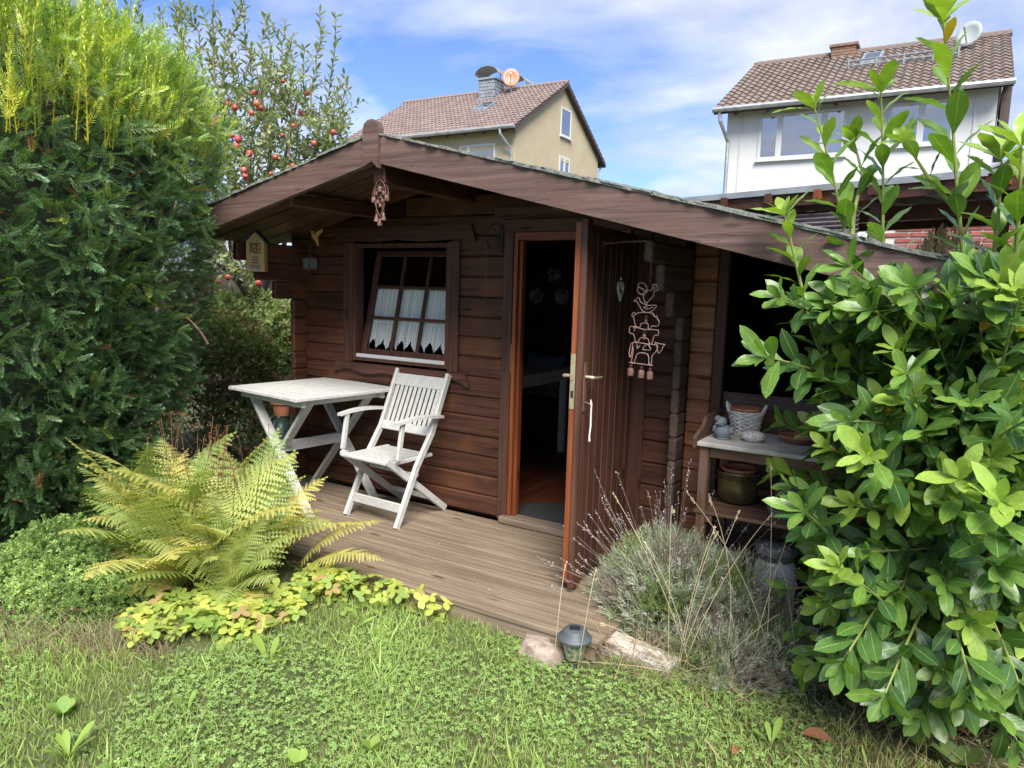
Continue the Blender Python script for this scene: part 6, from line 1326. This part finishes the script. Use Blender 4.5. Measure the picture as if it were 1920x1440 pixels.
    for i in range(n):
        zz_ = 1-2*(i+.5)/n; rr_ = math.sqrt(1-zz_*zz_); a = i*gold; v = np.array([rr_*math.cos(a), rr_*math.sin(a), zz_])
        if v[1] > .45 and RNG.random() < .6: continue
        if v[0] < -.45 and -.25 < v[2] < .35 and RNG.random() < .55: continue
        k = U(.76, 1.04 if v[2] > .5 else 1.12); tip = c+v*r*k; tip[2] = max(tip[2], GZ+.14); cv0 = mc_[RNG.integers(0, 7)]; j = int(np.argmin(np.linalg.norm(np.array(cv0)-(c+v*r*.35), axis=1))); st_ = cv0[j]
        if tip[2] < .35: st_ = cv0[max(1, j-2)]
        out_ = v*np.array([1, 1, .6])+np.array([0, 0, .25 if v[2] > -.2 else -.12]); cv = curve(st_, tip-out_*.18, tip, 10); twigs.tube(cv, .006, .0028, (.17, .20, .06), 5)
        yg = RNG.random() < .18; dress(cv, .027, U(.108, .148), yg, .42, 1.05, .18 if v[2] < .2 else .05, 5 if yg else 4)
    twigs.build('twigs', 'dry', lo_, kind='stuff')
    # hand-placed sprays that show most clearly at the front
    for x, y, d_, dx, dy, L, yg in ((1560, 600, 2.5, -35, -40, .3, False), (1640, 605, 2.45, -25, -45, .3, False), (1715, 590, 2.4, -15, -45, .3, False), (1835, 575, 2.25, 15, -50, .3, False), (1890, 585, 2.2, 0, -55, .3, False), (1745, 600, 2.3, -35, -60, .3, False), (1680, 620, 2.35, -45, -40, .3, False), (1850, 600, 2.15, 25, -60, .3, True), (1560, 640, 2.5, -60, -60, .3, False),(1660, 890, 2.15, -35, -35, .26, True), (1800, 960, 2.1, 0, -60, .30, True), (1590, 1125, 2.15, -70, -60, .30, True), (1865, 1000, 2.0, 10, -60, .28, True), (1500, 1010, 2.35, -45, -50, .32, False), (1480, 600, 2.55, -70, -45, .34, False), (1475, 700, 2.5, -90, -30, .3, False), (1700, 1210, 2.15, -40, 90, .30, False), (1790, 1180, 2.1, 30, 100, .32, False), (1870, 1190, 2.1, 40, 90, .30, False), (1640, 1150, 2.2, -60, 90, .28, False), (1600, 560, 2.45, -60, -60, .3, False), (1750, 640, 2.3, 30, -80, .34, False), (1890, 640, 2.1, 20, -80, .3, True), (1880, 820, 2.0, 60, -40, .3, False), (1720, 760, 2.2, -20, -60, .3, False), (1600, 800, 2.3, -60, -10, .28, False)):
        x += 55 if x < 1620 else 0
        q = S(x+dx, y+dy, d_); p = S(x-dx*.9, y-dy*.9, d_+.28); cv = curve(p, (p+q)/2+np.array([0, 0, .02]), q, 9); MB().tube(cv, list(np.linspace(.0055, .003, 9)), 6).build('stem', 'stem', lo_, smooth=True); dress(cv, .025, U(.115, .15), yg, .30, 1.0, .12, 5)
    P = np.array(L_p); D = nrm(np.array(L_d)); Nn = np.array(L_n); Sz = np.array(L_s); Cl = np.array(L_c); ok = (P[:, 2] > GZ+.03); P, D, Nn, Sz, Cl = P[ok], D[ok], Nn[ok], Sz[ok], Cl[ok]
    CC = [(.26, .39, .06), (.14, .26, .045), (.075, .165, .036), (.048, .118, .034)]
    TM = [T_leaf(.40, .16, .10, 8, ob=.56), T_leaf(.37, .10, .22, 8, ob=.54), T_leaf(.43, .20, .04, 8, ob=.60), T_leaf(.38, .02, .30, 8, ob=.56)]
    for k, t in enumerate(TM):     # gently wavy blades with a short stalk
        V = t[0]; V[:, 2] += .018*np.sin(V[:, 1]*17+k+np.sign(V[:, 0])*.8)*np.abs(V[:, 0])/.17; V[:, 0] += .03*math.sin(k*2)*V[:, 1]**2; V[:, 1] += .07
        V[0] = (0, .0, 0)
    X_, Y_, Z_ = proj_many(P+D*Sz[:, None]*.5); dist = np.linalg.norm(P-CP, axis=1); vis = (X_ > -20) & (X_ < 1940) & (Y_ > -20) & (Y_ < 1460)
    # the leaves in front of others in their own patch of view show largest
    cell = {}; order = np.argsort(dist); score = dist.copy()
    cnt = {}
    for i in order:
        key = (int(X_[i]//36), int(Y_[i]//36)); c_ = cnt.get(key, 0); score[i] += .55*c_; cnt[key] = c_+1
    score[~vis] += 10; first = np.argsort(score)[:300]; mk = np.zeros(len(P), bool); mk[first] = True
    src = {}
    for cl in range(4):
        for t in range(4):
            V, T, uv = TM[t]; shade = .92+.16*V[:, 1:2]; o = arr('leaf_source', V, T, np.array(CC[cl])*shade, 'laurel', None, uv=uv, smooth=True, org=(0, 0, 0)); src[(cl, t)] = o.data; bpy.data.objects.remove(o)
    FR = frames(D, Nn)
    for i in first:
        o = bpy.data.objects.new('leaf', src[(int(Cl[i]), int(RNG.integers(0, 4)))]); COL.objects.link(o); o.parent = lo_
        mt = Matrix(FR[i].tolist()).to_4x4(); o.rotation_euler = mt.to_euler(); o.location = P[i]-o0; o.scale = (Sz[i]*U(.85, 1.12), Sz[i], Sz[i])
    b = Bag(); cls = np.array(CC)[Cl]*RNG.uniform(.8, 1.2, (len(P), 1)); tt = RNG.integers(0, 4, len(P)); cls = np.where(((RNG.random(len(P)) < .006))[:, None], np.array([.55, .34, .03]), cls)
    for t in range(4):
        q = (~mk) & (tt == t); b.scat(TM[t][0], TM[t][1], D[q], Nn[q], P[q], Sz[q], cls[q], None, TM[t][2])
    b.build('leaves', 'laurel', lo_, kind='stuff', smooth=True)
    print('laurel leaves', len(P))
laurel()
# ---- LAWN
def lawn():
    N = 250000; X = U(-.8, 5.6, N); Y = U(-3.5, .9, N)
    inbed = ((X-.6)/1.15)**2+((Y+1.75)/.62)**2 < 1
    deckm = (X > -.05) & (X < 3.05) & (Y > -1.165); lav = ((X-3.35)/.42)**2+((Y+.62)/.40)**2 < 1; lau = ((X-4.25)/.55)**2+((Y+.55)/.55)**2 < 1
    cab_ = (Y > -.02) & (X > -.1)
    P = np.stack([X, Y, gz(X, Y)], -1); x, y, z = proj_many(P); v = (z > .4) & (x > -160) & (x < 2080) & (y > 300) & (y < 1640)
    near = np.clip(3.0/np.maximum(z, .5), .25, 1.6); sparse = inbed & (RNG.random(N) < .85)
    keep = v & ~sparse & ~deckm & ~(lav & (RNG.random(N) < .7)) & ~(lau & (RNG.random(N) < .8)) & ~cab_ & (RNG.random(N) < near)
    P = P[keep]; n = len(P); print('grass', n)
    patch = np.sin(P[:, 0]*3.1+1.3)*np.cos(P[:, 1]*4.3)+.5*np.sin(P[:, 0]*8+P[:, 1]*6)
    V = []; hh = np.array([0, .45, .8, 1.0]); ww = np.array([1, .85, .5, 0]); tv = []
    for h_, w_ in zip(hh[:3], ww[:3]): tv += [(-w_/2*.075, h_, .22*h_*h_), (w_/2*.075, h_, .22*h_*h_)]
    tv.append((0, 1.0, .24)); tv = np.array(tv); tt = np.array([(0, 1, 3), (0, 3, 2), (2, 3, 5), (2, 5, 4), (4, 5, 6)])
    d = nrm(np.stack([RNG.normal(0, .45, n), RNG.normal(0, .45, n), np.ones(n)], -1)); nn = RNG.normal(0, 1, (n, 3)); ln = U(.020, .056, n)*(1+.25*patch.clip(-1, 1)); ln = np.where(RNG.random(n) < .03, ln*1.8, ln)
    c = colmix((.21, .32, .08), (.42, .54, .17), RNG.random(n)); c = np.where((RNG.random(n) < .10)[:, None], np.array([.34, .32, .16]), c); c *= (1+.16*patch[:, None])
    rightdry = np.clip((P[:, 0]-3.2)/1.0, 0, 1)*.55; c = np.where((RNG.random(n) < rightdry)[:, None], np.array([.23, .20, .09]), c)  # dry straw-coloured blades, more frequent towards the right
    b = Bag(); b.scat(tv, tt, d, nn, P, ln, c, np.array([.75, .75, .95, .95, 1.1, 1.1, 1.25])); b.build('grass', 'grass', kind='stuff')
    # clover
    N = 60000; X = U(-.2, 5.2, N); Y = U(-3.3, -.3, N); P = np.stack([X, Y, gz(X, Y)+U(.008, .040, N)], -1); x, y, z = proj_many(P)
    pm = np.sin(X*2.6+2.2)*np.cos(Y*3.3+.7)+.4*np.sin(X*7+Y*5)+np.clip(1.0-abs(X-2.7)*.9, 0, 1)-.12
    inbed = ((X-.6)/1.15)**2+((Y+1.75)/.62)**2 < 1; keep = (z > .5) & (x > -100) & (x < 2020) & (y < 1600) & ~inbed & ~((X > -.05) & (X < 3.05) & (Y > -1.17)) & (pm+RNG.normal(0, .35, N) > .15) & ~(((X-3.35)/.36)**2+((Y+.62)/.38)**2 < 1)
    P = P[keep]; n = len(P); print('clover', n); c = colmix((.19, .32, .09), (.34, .49, .16), RNG.random(n))
    b = Bag(); b.scat(TRS[0], TRS[1], RNG.normal(0, 1, (n, 3))*np.array([1, 1, .15]), nrm(np.array([0, 0, 1.0])+RNG.normal(0, .28, (n, 3))+.25*nrm(CP-P)), P, U(.013, .025, n), c); b.build('clover', 'leaf', kind='stuff')
    # dry straws and litter
    N = 2600; X = U(2.9, 5.2, N); Y = U(-1.9, -.2, N); P = np.stack([X, Y, gz(X, Y)+.015], -1); b = Bag(); q = RNG.random(N) < np.clip((X-2.8)*.8, .1, 1)*((Y > -1.3)*.7+.3); P = P[q]; n = len(P)
    d = nrm(np.stack([RNG.normal(0, 1, n), RNG.normal(0, 1, n), RNG.uniform(0, .5, n)], -1)); b.scat(tv*np.array([.5, 1, 1]), tt, d, np.tile([0, 0, 1.0], (n, 1))+RNG.normal(0, .3, (n, 3)), P, U(.05, .14, n), np.array([.32, .25, .13])*RNG.uniform(.5, 1.3, (n, 1))); b.build('dry_grass', 'dry', kind='stuff')
lawn()
def onground(x, y, z=GZ):
    v = fw+rt*(x-960)/F-up*(y-720)/F; t = (z-CP[2])/v[2]; return CP+v*t
DL = T_leaf(.26, .12, .18, 7, ob=.66)
dv = DL[0]; dv[:, 0] *= 1+.28*np.sin(dv[:, 1]*40)
def weed(name, label, cat, x, y, n, ln, col, elev=.9, tm=DL, grp=None):
    p = onground(x, y); o = thing(name, label, cat, tuple(p), group=grp); OFF[o.name] = p.copy()
    for i in range(n):
        a = 2*math.pi*i/n+RNG.uniform(-.4, .4); d = np.array([[math.cos(a), math.sin(a), elev*U(.7, 1.4)]]); b = Bag(); b.scat(tm[0], tm[1], d, np.array([[-math.cos(a)*.5, -math.sin(a)*.5, 1.0]]), [p+np.array([0, 0, .01])], [ln*U(.75, 1.15)], np.array([col])*RNG.uniform(.85, 1.15)); b.build('leaf', 'leaf', o)
weed('dandelion', 'largest pale dandelion rosette near the bottom left corner', 'weed', 130, 1425, 9, .11, (.24, .36, .07), 1.3)
weed('dandelion', 'pale broad-leaved plant right above the largest dandelion rosette', 'weed', 120, 1345, 7, .07, (.22, .36, .08), 1.0, OB)
weed('plantain', 'two upright plantain leaves left of the centre of the lawn', 'weed', 350, 1345, 3, .09, (.22, .36, .08), 1.8)
weed('dandelion', 'light green dandelion below the yellow ground cover', 'weed', 505, 1255, 4, .14, (.26, .38, .07), 1.6)
weed('plantain', 'pair of oval leaves at the bottom edge, left of centre', 'weed', 700, 1415, 3, .07, (.26, .38, .08), 1.6, OB)
weed('plantain', 'small light plantain at the bottom edge near the middle', 'weed', 560, 1440, 4, .06, (.26, .38, .08), 1.2, OB)
weed('dandelion', 'light dandelion leaves in thin grass left of the laurel foot', 'weed', 1445, 1405, 6, .11, (.24, .36, .07), 1.4)
weed('plantain', 'oval leaves growing under the lower lavender bush', 'weed', 1440, 1300, 4, .09, (.20, .32, .08), 1.2, OB)
weed('plantain', 'broad leaves at the bottom right below the laurel', 'weed', 1790, 1440, 5, .10, (.18, .28, .08), .9, OB)
weed('seedling', 'bright green seedling growing at the terrace edge beside the fern', 'weed', 745, 1095, 5, .07, (.24, .38, .07), 1.6, OB)
weed('foxglove', 'round dark green leaves under the yew beside the metal hoop', 'weed', 85, 1045, 7, .15, (.10, .17, .05), 1.0, OB)
def dead_leaf(label, x, y, col, s_, yaw):
    p = onground(x, y)+np.array([0, 0, .035]); b = Bag(); V = OB[0].copy()*np.array([.7, 1, 2.2]); b.scat(V, OB[1], np.array([[math.cos(yaw), math.sin(yaw), .12]]), np.array([[.15, -.2, 1.0]]), [p], [s_], np.array([col])); o = b.build('fallen_leaf', 'dry'); tag(o, label, 'leaf', 'brown leaves fallen under the laurel')
dead_leaf('large reddish brown fallen leaf left of the laurel foot', 1500, 1392, (.30, .13, .07), .11, .4)
dead_leaf('small brown fallen leaf at the bottom edge left of the laurel', 1372, 1432, (.26, .12, .06), .07, 1.4)
dead_leaf('curled pinkish brown fallen leaf directly under the left laurel twigs', 1598, 1345, (.34, .20, .14), .10, 2.0)
dead_leaf('bright tan fallen leaf at the bottom right corner', 1855, 1412, (.55, .33, .12), .09, -.3)
dead_leaf('dark red-brown fallen leaf under the middle of the laurel', 1765, 1375, (.24, .09, .05), .11, .2)
dead_leaf('dull brown fallen leaf between laurel foot and bottom edge', 1775, 1405, (.36, .18, .10), .08, 1.1)
dead_leaf('long brown fallen leaf lying in thin grass below the lavender', 1530, 1300, (.40, .20, .12), .09, .0)
dead_leaf('small reddish fallen leaf right of the lower lavender', 1660, 1375, (.32, .14, .09), .07, 2.6)
# metal hoop in the left bed
hb = S(45, 1075, 4.1); he_ = S(105, 1075, 4.2); tag(MB().tube([hb*(.5+.5*math.cos(t))+he_*(.5-.5*math.cos(t))+np.array([0, 0, .11*math.sin(t)]) for t in np.linspace(0, math.pi, 14)], .006, 7).build('hoop', 'zinc', smooth=True), 'thin grey metal hoop sticking out of the bed below the yew', 'hoop')
# dry seed heads at the front of the herb bed
sh_ = thing('dry_seed_heads', 'pale dry flower heads along the front edge of the herb bed', 'dry flowers', tuple(onground(130, 1230))); OFF[sh_.name] = onground(130, 1230); b = Bag()
for x, y in ((45, 1195), (55, 1220), (130, 1180), (145, 1185), (170, 1185), (180, 1180), (100, 1200), (335, 1190), (320, 1215), (268, 1165), (272, 1250), (30, 1215), (195, 1205)):
    p = onground(x+RNG.normal(0, 6), y+55); q = S(x, y, np.linalg.norm(p-CP)-.12); b.tube(curve(p, (p+q)/2+np.array([.02, 0, .03]), q, 5), .002, .0015, (.40, .34, .25), 3); m = 36; b.scat(TINY[0], TINY[1], RNG.normal(0, 1, (m, 3)), RNG.normal(0, 1, (m, 3)), q+RNG.normal(0, .016, (m, 3)), U(.008, .016, m), np.array([.55, .50, .44])*RNG.uniform(.6, 1.2, (m, 1)))
for i in range(420):
    p = onground(U(0, 330), U(1195, 1250)); q = p+np.array([RNG.normal(0, .08), RNG.normal(0, .08), U(.02, .16)]); b.tube(curve(p, (p+q)/2+np.array([0, 0, .03]), q, 4), .0013, .0007, np.array([.36, .29, .17])*U(.5, 1.2), 3)
b.build('heads', 'dry', sh_, kind='stuff')
# pampas grass in front of the banded wall
pg_ = S(1790, 470, 8.6); pa = thing('pampas_grass', 'cream pampas grass plumes before the red and white wall', 'pampas grass', (pg_[0], pg_[1], GZ)); OFF[pa.name] = np.array([pg_[0], pg_[1], GZ]); b = Bag()
for x, y, L in ((1745, 440, .5), (1765, 430, .6), (1790, 432, .6), (1810, 440, .55), (1775, 450, .5), (1830, 465, .4), (1735, 455, .4), (1800, 450, .5)):
    q = S(x, y, 8.5); p = np.array([pg_[0], pg_[1], GZ]); b.tube(curve(p, np.array([p[0], p[1], 1.4]), q, 6), .008, .004, (.35, .32, .15), 4); m = 260; t = RNG.random(m)[:, None]; pos = q+np.array([0, 0, -L])*t+RNG.normal(0, .035, (m, 3))*(.4+np.sin(t*3.14)); b.scat(TINY[0]*np.array([.35, 1, 1]), TINY[1], RNG.normal(0, .35, (m, 3))+np.array([.1, 0, 1]), RNG.normal(0, 1, (m, 3)), pos, U(.05, .10, m), np.array([.62, .50, .32])*RNG.uniform(.7, 1.15, (m, 1)))
b.build('plumes', 'dry', pa, kind='stuff')

# ---- small leaf litter on the terrace planks
lf = Bag(); n = 260; P = np.stack([U(.5, 2.95, n), U(-1.12, -.05, n), np.full(n, .003)], -1); lf.scat(TINY[0], TINY[1], RNG.normal(0, 1, (n, 3))*np.array([1, 1, .05]), np.tile([0, 0, 1.0], (n, 1))+RNG.normal(0, .1, (n, 3)), P, U(.004, .014, n), np.array([.42, .34, .20])*RNG.uniform(.5, 1.4, (n, 1)))
tag(lf.build('leaf_litter', 'dry', kind='stuff'))
